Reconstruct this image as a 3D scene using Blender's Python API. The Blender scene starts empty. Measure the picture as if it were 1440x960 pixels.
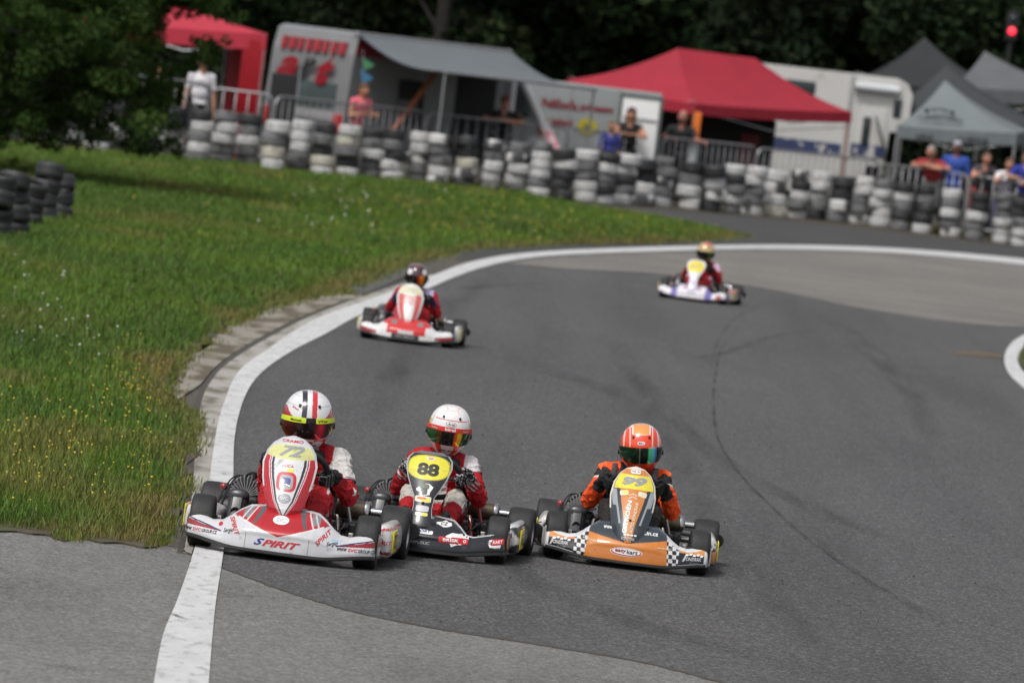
import bpy, bmesh, math, random
import numpy as np
from mathutils import Vector, Matrix, noise as mnoise
random.seed(7); rng = np.random.default_rng(7)
R = math.radians; PI = math.pi
scene = bpy.context.scene
COL = scene.collection

# ------------------------------------------------------------------ camera
FPX, CAMH, HOR, ROLL = 10000.0, 2.8, 415.0, R(6.8)     # focal length in photo pixels, eye height, horizon offset, roll
TILT = math.atan(HOR / FPX)
cam = bpy.data.cameras.new('camera'); camo = bpy.data.objects.new('camera', cam); COL.objects.link(camo)
cam.sensor_width = 36; cam.lens = 36 * FPX / 1440; cam.clip_start = 1; cam.clip_end = 3000
ax = Vector((1, 0, 0)); up = Vector((0, math.sin(TILT), math.cos(TILT))); fw = Vector((0, math.cos(TILT), -math.sin(TILT)))
cr = math.cos(ROLL) * ax + math.sin(ROLL) * up; cu = -math.sin(ROLL) * ax + math.cos(ROLL) * up
camo.matrix_world = Matrix(((cr.x, cu.x, -fw.x, 0), (cr.y, cu.y, -fw.y, 0), (cr.z, cu.z, -fw.z, CAMH), (0, 0, 0, 1)))
cam.dof.use_dof = True; cam.dof.focus_distance = 37.3; cam.dof.aperture_fstop = 6.0
scene.camera = camo

def ray(px, py):
    dx, dy = px - 720, py - 480
    x = dx * math.cos(ROLL) + dy * math.sin(ROLL); y = -dx * math.sin(ROLL) + dy * math.cos(ROLL)
    return fw * FPX + ax * x - up * y
def gp(px, py, z=0.0):                       # ground point seen at a photo pixel
    d = ray(px, py); k = (z - CAMH) / d.z
    return Vector((d.x * k, d.y * k, z))
def at(px, py, Y):                           # point at distance Y seen at a photo pixel
    d = ray(px, py); k = Y / d.y
    return Vector((d.x * k, Y, CAMH + d.z * k))

# ------------------------------------------------------------------ light: overcast day
world = bpy.data.worlds.new('World'); scene.world = world; world.use_nodes = True
wn = world.node_tree.nodes; wl = world.node_tree.links
bg = wn['Background']; sky = wn.new('ShaderNodeTexSky'); sky.sky_type = 'NISHITA'; sky.sun_disc = False
SUN_EL, SUN_AZ = R(58), R(215)               # azimuth measured clockwise from +Y
sky.sun_elevation = SUN_EL; sky.sun_rotation = SUN_AZ; sky.air_density = 1.0; sky.dust_density = 4.0
hs = wn.new('ShaderNodeHueSaturation'); hs.inputs['Saturation'].default_value = 0.28
wl.new(sky.outputs[0], hs.inputs['Color']); wl.new(hs.outputs[0], bg.inputs['Color']); bg.inputs['Strength'].default_value = 0.105
sun = bpy.data.lights.new('sun', 'SUN'); sun.energy = 1.5; sun.angle = R(13); sun.color = (1, 0.97, 0.93)
suno = bpy.data.objects.new('sun', sun); COL.objects.link(suno)
sd = Vector((math.sin(SUN_AZ) * math.cos(SUN_EL), math.cos(SUN_AZ) * math.cos(SUN_EL), math.sin(SUN_EL)))
suno.rotation_euler = sd.to_track_quat('Z', 'Y').to_euler()
suno.location = (0, 0, 50)
scene.view_settings.view_transform = 'Standard'; scene.view_settings.look = 'None'
scene.view_settings.exposure = 0.44; scene.view_settings.gamma = 1

# ------------------------------------------------------------------ materials
def lin(c): return c / 12.92 if c <= .04045 else ((c + .055) / 1.055) ** 2.4
def S(r, g, b): return (lin(r / 255), lin(g / 255), lin(b / 255))
MATS = {}
def mat(name, col=None, rough=.6, metal=0, coat=0, vary=0, vscale=4, bump=0, bscale=60, attr=None, alpha=None, col2=None, emit=None, trans=0, spec=.5, stretch=None, dirt=None, bdist=.01):
    if name in MATS: return MATS[name]
    m = bpy.data.materials.new(name); m.use_nodes = True; MATS[name] = m
    n = m.node_tree.nodes; l = m.node_tree.links; b = n['Principled BSDF']
    b.inputs['Roughness'].default_value = rough; b.inputs['Metallic'].default_value = metal
    b.inputs['Coat Weight'].default_value = coat; b.inputs['Coat Roughness'].default_value = .08
    b.inputs['Specular IOR Level'].default_value = spec; b.inputs['Transmission Weight'].default_value = trans
    if col: b.inputs['Base Color'].default_value = (*col, 1)
    tc = n.new('ShaderNodeTexCoord'); src = None; vec = tc.outputs['Object']
    if stretch:
        mp = n.new('ShaderNodeMapping'); mp.inputs['Scale'].default_value = stretch; l.new(vec, mp.inputs[0]); vec = mp.outputs[0]
    if attr:
        at_ = n.new('ShaderNodeAttribute'); at_.attribute_name = attr; src = at_.outputs['Color']
    if vary:
        nz = n.new('ShaderNodeTexNoise'); nz.inputs['Scale'].default_value = vscale; nz.inputs['Detail'].default_value = 6
        nz.inputs['Roughness'].default_value = .65
        l.new(vec, nz.inputs['Vector'])
        mx = n.new('ShaderNodeMix'); mx.data_type = 'RGBA'
        cr_ = n.new('ShaderNodeMapRange'); cr_.inputs[1].default_value = .3; cr_.inputs[2].default_value = .7
        l.new(nz.outputs['Fac'], cr_.inputs[0])
        if attr:
            mx.blend_type = 'MULTIPLY'; l.new(src, mx.inputs[6])
            ra = n.new('ShaderNodeMapRange'); ra.inputs[3].default_value = 1 - vary; ra.inputs[4].default_value = 1
            l.new(cr_.outputs[0], ra.inputs[0]); l.new(ra.outputs[0], mx.inputs[7]); mx.inputs[0].default_value = 1
        else:
            c2 = col2 or tuple(max(0, c * (1 - vary)) for c in col)
            mx.inputs[6].default_value = (*c2, 1); mx.inputs[7].default_value = (*col, 1); l.new(cr_.outputs[0], mx.inputs[0])
        src = mx.outputs[2]
    if dirt:
        nz = n.new('ShaderNodeTexNoise'); nz.inputs['Scale'].default_value = dirt[1]; nz.inputs['Detail'].default_value = 8
        l.new(vec, nz.inputs['Vector']); mr = n.new('ShaderNodeMapRange'); mr.inputs[1].default_value = dirt[2]; mr.inputs[2].default_value = dirt[3]
        l.new(nz.outputs['Fac'], mr.inputs[0]); mx = n.new('ShaderNodeMix'); mx.data_type = 'RGBA'
        if src: l.new(src, mx.inputs[6])
        else: mx.inputs[6].default_value = (*col, 1)
        mx.inputs[7].default_value = (*dirt[0], 1); l.new(mr.outputs[0], mx.inputs[0]); src = mx.outputs[2]
    if src: l.new(src, b.inputs['Base Color'])
    if bump:
        nb = n.new('ShaderNodeTexNoise'); nb.inputs['Scale'].default_value = bscale; nb.inputs['Detail'].default_value = 4; l.new(vec, nb.inputs['Vector'])
        bp = n.new('ShaderNodeBump'); bp.inputs['Strength'].default_value = bump; bp.inputs['Distance'].default_value = bdist
        l.new(nb.outputs['Fac'], bp.inputs['Height']); l.new(bp.outputs[0], b.inputs['Normal'])
    if alpha is not None: b.inputs['Alpha'].default_value = alpha
    if emit: b.inputs['Emission Color'].default_value = (*emit[0], 1); b.inputs['Emission Strength'].default_value = emit[1]
    return m

# ------------------------------------------------------------------ object helpers
def link(o, parent=None):
    COL.objects.link(o)
    if parent: o.parent = parent
    return o
def tag(o, label=None, cat=None, group=None, kind=None):
    if label: o['label'] = label
    if cat: o['category'] = cat
    if group: o['group'] = group
    if kind: o['kind'] = kind
    return o
def thing(name, label, cat, loc=(0, 0, 0), rz=0, group=None, scale=1, ry=0):
    o = bpy.data.objects.new(name, None); COL.objects.link(o); o.empty_display_size = .1
    o.location = loc; o.rotation_euler = (0, ry, rz); o.scale = (scale,) * 3
    return tag(o, label, cat, group)
def rawmesh(name, V, F, mats, mi=None, smooth=True, cols=None):
    me = bpy.data.meshes.new(name); V = np.asarray(V, dtype=np.float32).reshape(-1, 3)
    me.from_pydata([tuple(map(float, v)) for v in V], [], [tuple(int(i) for i in f) for f in F])
    for m in (mats if isinstance(mats, (list, tuple)) else [mats]): me.materials.append(m)
    if mi is not None: me.polygons.foreach_set('material_index', np.asarray(mi, dtype=np.int32))
    me.polygons.foreach_set('use_smooth', np.full(len(me.polygons), smooth))
    if cols is not None:
        a = me.color_attributes.new('livery', 'FLOAT_COLOR', 'POINT')
        c = np.ones((len(V), 4), dtype=np.float32); c[:, :3] = cols; a.data.foreach_set('color', c.ravel())
    me.update(); return me
def obj(name, V, F, m, parent=None, smooth=True, cols=None, mi=None, loc=None):
    o = bpy.data.objects.new(name, rawmesh(name, V, F, m, mi, smooth, cols)); link(o, parent)
    if loc is not None: o.location = loc
    return o
def fastmesh(name, V, T, m, cols=None, smooth=False):      # numpy triangles
    me = bpy.data.meshes.new(name); nv, nt = len(V), len(T)
    me.vertices.add(nv); me.vertices.foreach_set('co', np.asarray(V, np.float32).ravel())
    me.loops.add(nt * 3); me.loops.foreach_set('vertex_index', np.asarray(T, np.int32).ravel())
    me.polygons.add(nt); me.polygons.foreach_set('loop_start', np.arange(nt, dtype=np.int32) * 3)
    try: me.polygons.foreach_set('loop_total', np.full(nt, 3, np.int32))
    except Exception: pass
    me.polygons.foreach_set('use_smooth', np.full(nt, smooth))
    me.materials.append(m)
    if cols is not None:
        a = me.color_attributes.new('livery', 'FLOAT_COLOR', 'POINT'); c = np.ones((nv, 4), np.float32); c[:, :3] = cols
        a.data.foreach_set('color', c.ravel())
    me.update(calc_edges=True); me.validate(); return me

class MB:                                   # collects shapes, builds ONE mesh
    def __init__(s): s.V = []; s.F = []; s.M = []; s.n = 0
    def add(s, V, F, mi=0):
        V = np.asarray(V, float).reshape(-1, 3); s.V.append(V); s.F += [tuple(i + s.n for i in f) for f in F]; s.M += [mi] * len(F); s.n += len(V); return s
    def box(s, c, d, rot=None, mi=0, bev=0):
        if bev: return s.bbox(c, d, bev, rot, mi)
        x, y, z = [k / 2 for k in d]
        V = np.array([(-x, -y, -z), (x, -y, -z), (x, y, -z), (-x, y, -z), (-x, -y, z), (x, -y, z), (x, y, z), (-x, y, z)])
        if rot is not None: V = V @ np.array(rot).T
        return s.add(V + np.array(c), [(3, 2, 1, 0), (4, 5, 6, 7), (0, 1, 5, 4), (1, 2, 6, 5), (2, 3, 7, 6), (3, 0, 4, 7)], mi)
    def bbox(s, c, d, bev, rot=None, mi=0):    # chamfered box
        bm = bmesh.new(); bmesh.ops.create_cube(bm, size=1)
        for v in bm.verts: v.co = Vector((v.co.x * d[0], v.co.y * d[1], v.co.z * d[2]))
        bmesh.ops.bevel(bm, geom=list(bm.edges), offset=bev, segments=3, profile=.6, affect='EDGES')
        V = np.array([v.co[:] for v in bm.verts]); bm.verts.index_update(); F = [tuple(v.index for v in f.verts) for f in bm.faces]; bm.free()
        if rot is not None: V = V @ np.array(rot).T
        return s.add(V + np.array(c), F, mi)
    def tube(s, P, r, seg=8, mi=0, cap=True, closed=False):
        P = np.asarray(P, float); n = len(P); rr = np.full(n, r) if np.isscalar(r) else np.asarray(r, float)
        T = np.gradient(P, axis=0) if not closed else np.roll(P, -1, 0) - np.roll(P, 1, 0)
        T /= np.linalg.norm(T, axis=1)[:, None] + 1e-9
        a = np.array((0, 0, 1.)) if abs(T[0][2]) < .9 else np.array((1., 0, 0)); V = []
        u = np.cross(T[0], a); u /= np.linalg.norm(u)
        for i in range(n):
            u = u - T[i] * np.dot(u, T[i]); u /= np.linalg.norm(u) + 1e-9; w = np.cross(T[i], u)
            for k in range(seg): t = 2 * PI * k / seg; V.append(P[i] + rr[i] * (math.cos(t) * u + math.sin(t) * w))
        F = []
        for i in range(n if closed else n - 1):
            j = (i + 1) % n
            for k in range(seg): k2 = (k + 1) % seg; F.append((i * seg + k, i * seg + k2, j * seg + k2, j * seg + k))
        if cap and not closed: F += [tuple(range(seg))[::-1], tuple((n - 1) * seg + k for k in range(seg))]
        return s.add(V, F, mi)
    def lathe(s, prof, c=(0, 0, 0), axis='z', seg=24, mi=0, closed=False):   # prof: (radius, along)
        V = []; n = len(prof)
        for r, h in prof:
            for k in range(seg):
                t = 2 * PI * k / seg; x, y = r * math.cos(t), r * math.sin(t)
                V.append((x, y, h) if axis == 'z' else ((h, x, y) if axis == 'x' else (x, h, y)))
        F = []
        for i in range(n if closed else n - 1):
            j = (i + 1) % n
            for k in range(seg): k2 = (k + 1) % seg; F.append((i * seg + k, i * seg + k2, j * seg + k2, j * seg + k))
        return s.add(np.array(V) + np.array(c), F, mi)
    def grid(s, P, mi=0, closedu=False):        # P[i][j] -> points
        P = np.asarray(P, float); a, b = P.shape[:2]; F = []
        for i in range(a - 1 + closedu):
            for j in range(b - 1): i2 = (i + 1) % a; F.append((i * b + j, i2 * b + j, i2 * b + j + 1, i * b + j + 1))
        return s.add(P.reshape(-1, 3), F, mi)
    def ell(s, c, r, seg=14, rings=9, rot=None, mi=0):
        V = []
        for i in range(rings + 1):
            p = -PI / 2 + PI * i / rings
            for k in range(seg): t = 2 * PI * k / seg; V.append((r[0] * math.cos(p) * math.cos(t), r[1] * math.cos(p) * math.sin(t), r[2] * math.sin(p)))
        V = np.array(V)
        if rot is not None: V = V @ np.array(rot).T
        F = [(i * seg + k, i * seg + (k + 1) % seg, (i + 1) * seg + (k + 1) % seg, (i + 1) * seg + k) for i in range(rings) for k in range(seg)]
        return s.add(V + np.array(c), F, mi)
    def prism(s, poly, y0, y1, mi=0, axis='y'):   # polygon in x,z extruded along y
        n = len(poly); V = [(p[0], y0, p[1]) for p in poly] + [(p[0], y1, p[1]) for p in poly]
        if axis == 'x': V = [(v[1], v[0], v[2]) for v in V]
        F = [tuple(range(n))[::-1], tuple(range(n, 2 * n))] + [(i, (i + 1) % n, n + (i + 1) % n, n + i) for i in range(n)]
        return s.add(V, F, mi)
    def build(s, name, m, parent=None, smooth=True, cols=None, loc=None):
        V = np.concatenate(s.V); o = obj(name, V, s.F, m, parent, smooth, cols(V) if callable(cols) else cols, s.M if isinstance(m, (list, tuple)) else None, loc)
        if smooth:
            try: o.data.set_sharp_from_angle(angle=R(42))
            except Exception: pass
        return o
def rotm(x=0, y=0, z=0):
    from mathutils import Euler
    return np.array(Euler((x, y, z)).to_matrix())
def spline(P, n=8, closed=False):             # Catmull-Rom through points
    P = np.asarray(P, float); out = []; N = len(P)
    for i in range(N if closed else N - 1):
        p0 = P[(i - 1) % N] if closed or i > 0 else P[0]; p1 = P[i]; p2 = P[(i + 1) % N]; p3 = P[(i + 2) % N] if closed or i + 2 < N else P[-1]
        for k in range(n):
            t = k / n; out.append(.5 * (2 * p1 + (p2 - p0) * t + (2 * p0 - 5 * p1 + 4 * p2 - p3) * t * t + (3 * p1 - p0 - 3 * p2 + p3) * t ** 3))
    if not closed: out.append(P[-1])
    return np.array(out)
def interp(x, xs, ys): return np.interp(x, xs, ys)
def sstep(a, b, x): t = np.clip((x - a) / (b - a), 0, 1); return t * t * (3 - 2 * t)
def sheet(name, poly, m, z=0.0, kind='structure'):   # flat polygon on the ground from world points
    bm = bmesh.new(); vs = [bm.verts.new((p[0], p[1], z)) for p in poly]
    f = bm.faces.new(vs); bmesh.ops.triangulate(bm, faces=[f]); bmesh.ops.recalc_face_normals(bm, faces=list(bm.faces))
    for f in bm.faces:
        if f.normal.z < 0: f.normal_flip()
    if z > .001:                          # the edge goes down into the ground
        lo = [bm.verts.new((p[0], p[1], -.02)) for p in poly]; n = len(poly)
        for i in range(n):
            try: bm.faces.new((vs[i], vs[(i + 1) % n], lo[(i + 1) % n], lo[i]))
            except ValueError: pass
    me = bpy.data.meshes.new(name); bm.to_mesh(me); bm.free(); me.materials.append(m)
    o = bpy.data.objects.new(name, me); link(o); o['kind'] = kind; return o
def ribbon(name, L, Rr, m, z, n=6, kind='structure', thick=0, jit=0):
    a = spline([gp(*p) for p in L], n); b = spline([gp(*p) for p in Rr], n); k = min(len(a), len(b)); a = a[:k]; b = b[:k]
    P = [[(p[0], p[1], z), (q[0], q[1], z)] for p, q in zip(a, b)]
    if jit:
        P = [[(p[0] + random.uniform(-jit, jit), p[1], p[2]), (q[0] + random.uniform(-jit, jit), q[1], q[2])] for p, q in P]
    mb = MB()
    if 1: thick = z + .02; P = [[(p[0], p[1], z - thick), p, q, (q[0], q[1], z - thick)] for p, q in P]
    o = mb.grid(P).build(name, m, None, False)
    bm = bmesh.new(); bm.from_mesh(o.data); bmesh.ops.recalc_face_normals(bm, faces=list(bm.faces))
    if sum(f.normal.z for f in bm.faces) < 0: bmesh.ops.reverse_faces(bm, faces=list(bm.faces))
    bm.to_mesh(o.data); bm.free()
    o['kind'] = kind; return o

# ------------------------------------------------------------------ lettering
_tx = {}
def text2d(s, shear=0, bold=0, res=3):
    key = (s, shear, bold)
    if key in _tx: return _tx[key]
    c = bpy.data.curves.new('t', 'FONT'); c.body = s; c.shear = shear; c.offset = bold; c.resolution_u = res; c.size = 1
    o = bpy.data.objects.new('t', c); COL.objects.link(o); dg = bpy.context.evaluated_depsgraph_get()
    me = bpy.data.meshes.new_from_object(o.evaluated_get(dg)); bpy.data.objects.remove(o); bpy.data.curves.remove(c)
    bm = bmesh.new(); bm.from_mesh(me); bpy.data.meshes.remove(me); bmesh.ops.triangulate(bm, faces=list(bm.faces))
    for _ in range(2):
        es = [e for e in bm.edges if e.calc_length() > .3]
        if es: bmesh.ops.subdivide_edges(bm, edges=es, cuts=1); bmesh.ops.triangulate(bm, faces=list(bm.faces))
    bm.verts.index_update()
    V = np.array([v.co[:2] for v in bm.verts]); F = [tuple(v.index for v in f.verts) for f in bm.faces]; bm.free()
    if len(V):
        V = V - (V.min(0) + V.max(0)) / 2; w, h = V.max(0) - V.min(0)
    else: w = h = 1
    _tx[key] = (V, F, w, h); return _tx[key]
def letter(name, s, fn, c, width, m, parent, height=None, ang=0, off=.002, shear=0, bold=.01, sub=None):
    """place text of a given width on a surface fn(u,v)->(pos,normal) with u,v in metres about centre c"""
    V, F, w, h = text2d(s, shear, bold); V = V * (width / w, (height / h) if height else width / w)
    ca, sa = math.cos(ang), math.sin(ang); U = np.stack([V[:, 0] * ca - V[:, 1] * sa + c[0], V[:, 0] * sa + V[:, 1] * ca + c[1]], 1)
    P, N = fn(U); return obj(name, P + N * off, F, m, parent, False)
def ellipse2d(a, b, n=28, rings=4, p=2.0):
    V = [(0, 0)]; F = []
    for r in range(1, rings + 1):
        for k in range(n):
            t = 2 * PI * k / n; c, s = math.cos(t), math.sin(t)
            V.append((a * r / rings * math.copysign(abs(c) ** (2 / p), c), b * r / rings * math.copysign(abs(s) ** (2 / p), s)))
    for k in range(n): F.append((0, 1 + k, 1 + (k + 1) % n))
    for r in range(rings - 1):
        for k in range(n): i = 1 + r * n; F.append((i + k, i + n + k, i + n + (k + 1) % n, i + (k + 1) % n))
    return np.array(V), F
def decal(name, fn, c, a, b, m, parent, p=2.0, ang=0, off=.0012, shear=0):
    V, F = ellipse2d(a, b, p=p); V = V + np.stack([V[:, 1] * shear, 0 * V[:, 1]], 1); ca, sa = math.cos(ang), math.sin(ang)
    U = np.stack([V[:, 0] * ca - V[:, 1] * sa + c[0], V[:, 0] * sa + V[:, 1] * ca + c[1]], 1)
    P, N = fn(U); return obj(name, P + N * off, F, m, parent, True)
def polydecal(name, fn, pts, m, parent, off=.0012):
    bm = bmesh.new(); vs = [bm.verts.new((x, y, 0)) for x, y in pts]; f = bm.faces.new(vs); bmesh.ops.triangulate(bm, faces=[f])
    for _ in range(3):
        es = [e for e in bm.edges if e.calc_length() > .02]
        if es: bmesh.ops.subdivide_edges(bm, edges=es, cuts=1); bmesh.ops.triangulate(bm, faces=list(bm.faces))
    bm.verts.index_update(); V = np.array([v.co[:2] for v in bm.verts]); F = [tuple(v.index for v in f.verts) for f in bm.faces]; bm.free()
    P, N = fn(V); return obj(name, P + N * off, F, m, parent, True)
def splash(cx, cy, w, h, n=11, seed=1):
    r = random.Random(seed); return [(cx + w / 2 * math.cos(2 * PI * k / n) * r.uniform(.6, 1.1), cy + h / 2 * math.sin(2 * PI * k / n) * r.uniform(.55, 1.1)) for k in range(n)]
# ------------------------------------------------------------------ ground, track, markings
def asphalt(name, ca, cb, grain=.35, sp=0.0, rough=.85, streak=None, blot=None):
    m = bpy.data.materials.new(name); m.use_nodes = True; n = m.node_tree.nodes; l = m.node_tree.links; b = n['Principled BSDF']
    tc = n.new('ShaderNodeTexCoord')
    def nz(scale, det=5, rg=.6, st=None):
        v = tc.outputs['Object']
        if st: mp = n.new('ShaderNodeMapping'); mp.inputs['Scale'].default_value = st; l.new(v, mp.inputs[0]); v = mp.outputs[0]
        x = n.new('ShaderNodeTexNoise'); x.inputs['Scale'].default_value = scale; x.inputs['Detail'].default_value = det; x.inputs['Roughness'].default_value = rg
        l.new(v, x.inputs['Vector']); return x.outputs['Fac']
    def rmp(f, a, c, d=0., e=1.):
        x = n.new('ShaderNodeMapRange'); x.inputs[1].default_value = a; x.inputs[2].default_value = c; x.inputs[3].default_value = d; x.inputs[4].default_value = e; l.new(f, x.inputs[0]); return x.outputs[0]
    def mix(f, A, B, bt='MIX'):
        x = n.new('ShaderNodeMix'); x.data_type = 'RGBA'; x.blend_type = bt
        for i, q in ((0, f), (6, A), (7, B)):
            if isinstance(q, (tuple, list)): x.inputs[i].default_value = (*q, 1)
            elif isinstance(q, (int, float)): x.inputs[i].default_value = q
            else: l.new(q, x.inputs[i])
        return x.outputs[2]
    c = mix(rmp(nz(.35, 6, .6, (1.2, .25, 1)), .3, .7), ca, cb)
    if streak: c = mix(rmp(nz(1.0, 6, .6, streak[1]), .45, .72, 0, streak[2]), c, streak[0])
    if blot: c = mix(rmp(nz(blot[1], 5, .6), blot[2], blot[3]), c, blot[0])
    v = n.new('ShaderNodeTexVoronoi'); v.inputs['Scale'].default_value = 75; l.new(tc.outputs['Object'], v.inputs['Vector'])
    bw = n.new('ShaderNodeRGBToBW'); l.new(v.outputs['Color'], bw.inputs[0])
    g = rmp(bw.outputs[0], .15, .85, 1 - grain, 1 + grain)
    c = mix(1.0, c, g, 'MULTIPLY')
    v2 = n.new('ShaderNodeTexVoronoi'); v2.inputs['Scale'].default_value = 26; l.new(tc.outputs['Object'], v2.inputs['Vector'])
    bw2 = n.new('ShaderNodeRGBToBW'); l.new(v2.outputs['Color'], bw2.inputs[0])
    c = mix(1.0, c, rmp(bw2.outputs[0], .2, .8, .9, 1.1), 'MULTIPLY')
    if sp: c = mix(rmp(bw.outputs[0], .80, .86, 0, sp), c, (.30, .29, .28))
    l.new(c, b.inputs['Base Color']); b.inputs['Roughness'].default_value = rough; b.inputs['Specular IOR Level'].default_value = .3
    bp = n.new('ShaderNodeBump'); bp.inputs['Strength'].default_value = .5; bp.inputs['Distance'].default_value = .004
    l.new(v.outputs['Distance'], bp.inputs['Height']); l.new(bp.outputs[0], b.inputs['Normal'])
    return m
M_track = asphalt('track_asphalt', (.064, .063, .064), (.084, .082, .083), .5, .3, streak=((.038, .037, .038), (1.1, .04, 1), .55), blot=((.074, .071, .068), .22, .55, .75))
M_dusty = asphalt('dusty_asphalt', (.145, .136, .124), (.190, .178, .162), .25, .2, streak=((.07, .066, .062), (.25, 1.0, 1), .5))
M_old = asphalt('old_pavement', (.128, .126, .120), (.178, .175, .167), .4, .3, streak=((.078, .076, .072), (.7, .25, 1), .6), blot=((.045, .043, .039), (1.1), .60, .72))
M_road = asphalt('service_road_asphalt', (.045, .044, .044), (.058, .057, .056), .3, .1)
M_ground = asphalt('gravel_ground', (.09, .08, .066), (.06, .054, .045), .5, .2)
M_white = mat('line_paint', (.60, .60, .595), .55, vary=.22, vscale=6, bump=.3, bscale=90, dirt=((.22, .215, .21), 20, .52, .80), stretch=(1, .3, 1))
M_conc = mat('kerb_concrete', (.40, .38, .34), .9, vary=.28, vscale=5, bump=.6, bscale=40, dirt=((.12, .105, .08), 5, .44, .66), stretch=(1, .22, 1))
M_apron = mat('apron_concrete', (.34, .31, .26), .95, vary=.45, vscale=4, bump=.9, bscale=30, dirt=((.09, .072, .045), 4, .42, .58), stretch=(1, .22, 1))
M_seam = mat('seam_tar', (.062, .055, .045), .9, vary=.4, vscale=6)
M_soil = mat('dry_soil', (.085, .068, .045), .95, vary=.55, vscale=5, stretch=(1, .25, 1), dirt=((.05, .06, .02), 3, .5, .7))

g = 400
sheet('ground', [(-g, -60), (g, -60), (g, 1600), (-g, 1600)], M_ground, 0)
G = lambda pts, n=6: [tuple(p[:2]) for p in spline([gp(*p) for p in pts], n)]
P = lambda pts: [tuple(gp(*p)[:2]) for p in pts]
c0 = gp(-60, 700); c1 = gp(1500, 700)
# asphalt of the service road behind the bend
sheet('service_road', P([(860, 286), (1000, 300), (1160, 315), (1300, 332), (1480, 352), (1800, 392), (1800, 408), (1500, 372), (1300, 356), (1050, 352), (700, 365), (640, 365), (700, 300)]), M_road, .004)
# racing surface
LB = [(214, 975), (228, 900), (248, 850), (268, 792), (285, 730), (293, 686), (299, 640), (303, 615), (308, 590), (317, 563), (327, 538), (343, 517), (376, 494), (410, 470), (452, 447), (508, 427), (560, 408), (612, 388), (652, 373), (702, 362), (762, 355.5), (830, 352), (930, 348.5), (1050, 346), (1150, 346.5), (1250, 350), (1350, 357), (1470, 368.5), (1700, 394), (2000, 428)]
RB = [(292, 975), (298, 900), (303, 850), (312, 792), (320, 730), (327, 686), (328, 640), (330, 615), (334, 592), (343, 563), (357, 538), (379, 517), (414, 494), (461, 470), (498, 449), (541, 432), (590, 413), (632, 394.5), (668, 381), (712, 369.5), (765, 362), (832, 358), (932, 354.5), (1050, 351.5), (1150, 352.5), (1250, 356.5), (1350, 364), (1470, 376.5), (1700, 402), (2000, 436)]
trk = G(LB) + [tuple(gp(2600, 455)[:2]), (c1.x + 10, c1.y), (12, 20), (-12, 20)] 
sheet('track', trk, M_track, .008)
ribbon('edge_line', LB, RB, M_white, .020, 8)
dus = G([(712, 371), (765, 364), (832, 360), (932, 356), (1050, 353), (1150, 354), (1250, 358), (1350, 365), (1470, 378), (1700, 404), (2000, 438)]) + G([(2000, 462), (1700, 461), (1500, 461), (1400, 459), (1300, 448), (1200, 432), (1120, 415), (1045, 401), (930, 386), (800, 379), (745, 374)])
sheet('dusty_shoulder', dus, M_dusty, .012)
# older pavement in the foreground, with the crack where the two surfaces meet
CR = [(-80, 742), (100, 757), (210, 767), (255, 777), (310, 800), (400, 834), (500, 864), (620, 888), (760, 910), (900, 934), (1010, 962), (1080, 985)]
old = G(CR) + [(2.6, 24), (-9, 24)]
sheet('old_pavement', old, M_old, .012)
CRj = [(x, y) for x, y in CR[3:]]
ribbon('pavement_joint', [(x, y - 1.0) for x, y in CRj], [(x, y + 1.0) for x, y in CRj], M_seam, .016, 14, jit=.012)
# concrete kerb strip, tar seam and the broken concrete apron beside the bend
KL = [(257, 781), (261, 765), (267, 730), (270, 690), (274, 640), (277, 612), (280, 587), (285, 561), (295, 541), (313, 519), (345, 496), (390, 470), (434, 448), (493, 425), (543, 408), (600, 388.5)]
KR = [(268, 783), (274, 768), (287, 730), (295, 690), (300, 640), (304, 612), (309, 587), (318, 561), (328, 538), (345, 516), (378, 492.5), (412, 469), (454, 446), (510, 426), (562, 407), (613, 387.5)]
ribbon('kerb_strip', KL, KR, M_conc, .016, 6, thick=.012)
SL = [(x - (9 if y > 450 else 7), y - (3 if y < 500 else 0)) for x, y in KL]
ribbon('tar_seam', SL, [(x + 3, y) for x, y in KL], M_seam, .013, 6)
apr = G([(236, 572), (262, 556), (283, 541), (303, 518), (334, 495), (380, 469), (424, 447), (480, 426)]) + G([(505, 417), (489, 410), (445, 413), (400, 422), (350, 440), (312, 458), (290, 478), (262, 500), (238, 528), (228, 556)])
apr = [tuple(p[:2]) for p in spline([gp(*p) for p in [(236, 572), (262, 556), (283, 541), (303, 518), (334, 495), (380, 469), (424, 447), (480, 426)]], 6)] + [(p[0] + .16 * mnoise.noise(Vector((p[0] * 4, p[1] * .9, 3.3))) + random.uniform(-.02, .03), p[1]) for p in spline([gp(*p) for p in [(505, 417), (489, 410), (445, 413), (400, 422), (350, 440), (312, 458), (290, 478), (262, 500), (238, 528), (228, 556)]], 14)]
sheet('concrete_apron', apr, M_apron, .017)
sheet('asphalt_patch', G([(500, 419), (530, 407), (562, 394), (585, 380), (575, 374), (540, 382), (497, 399), (486, 410)]), asphalt('patch_asphalt', (.066, .065, .064), (.09, .088, .086), .4, .2), .018)
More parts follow.
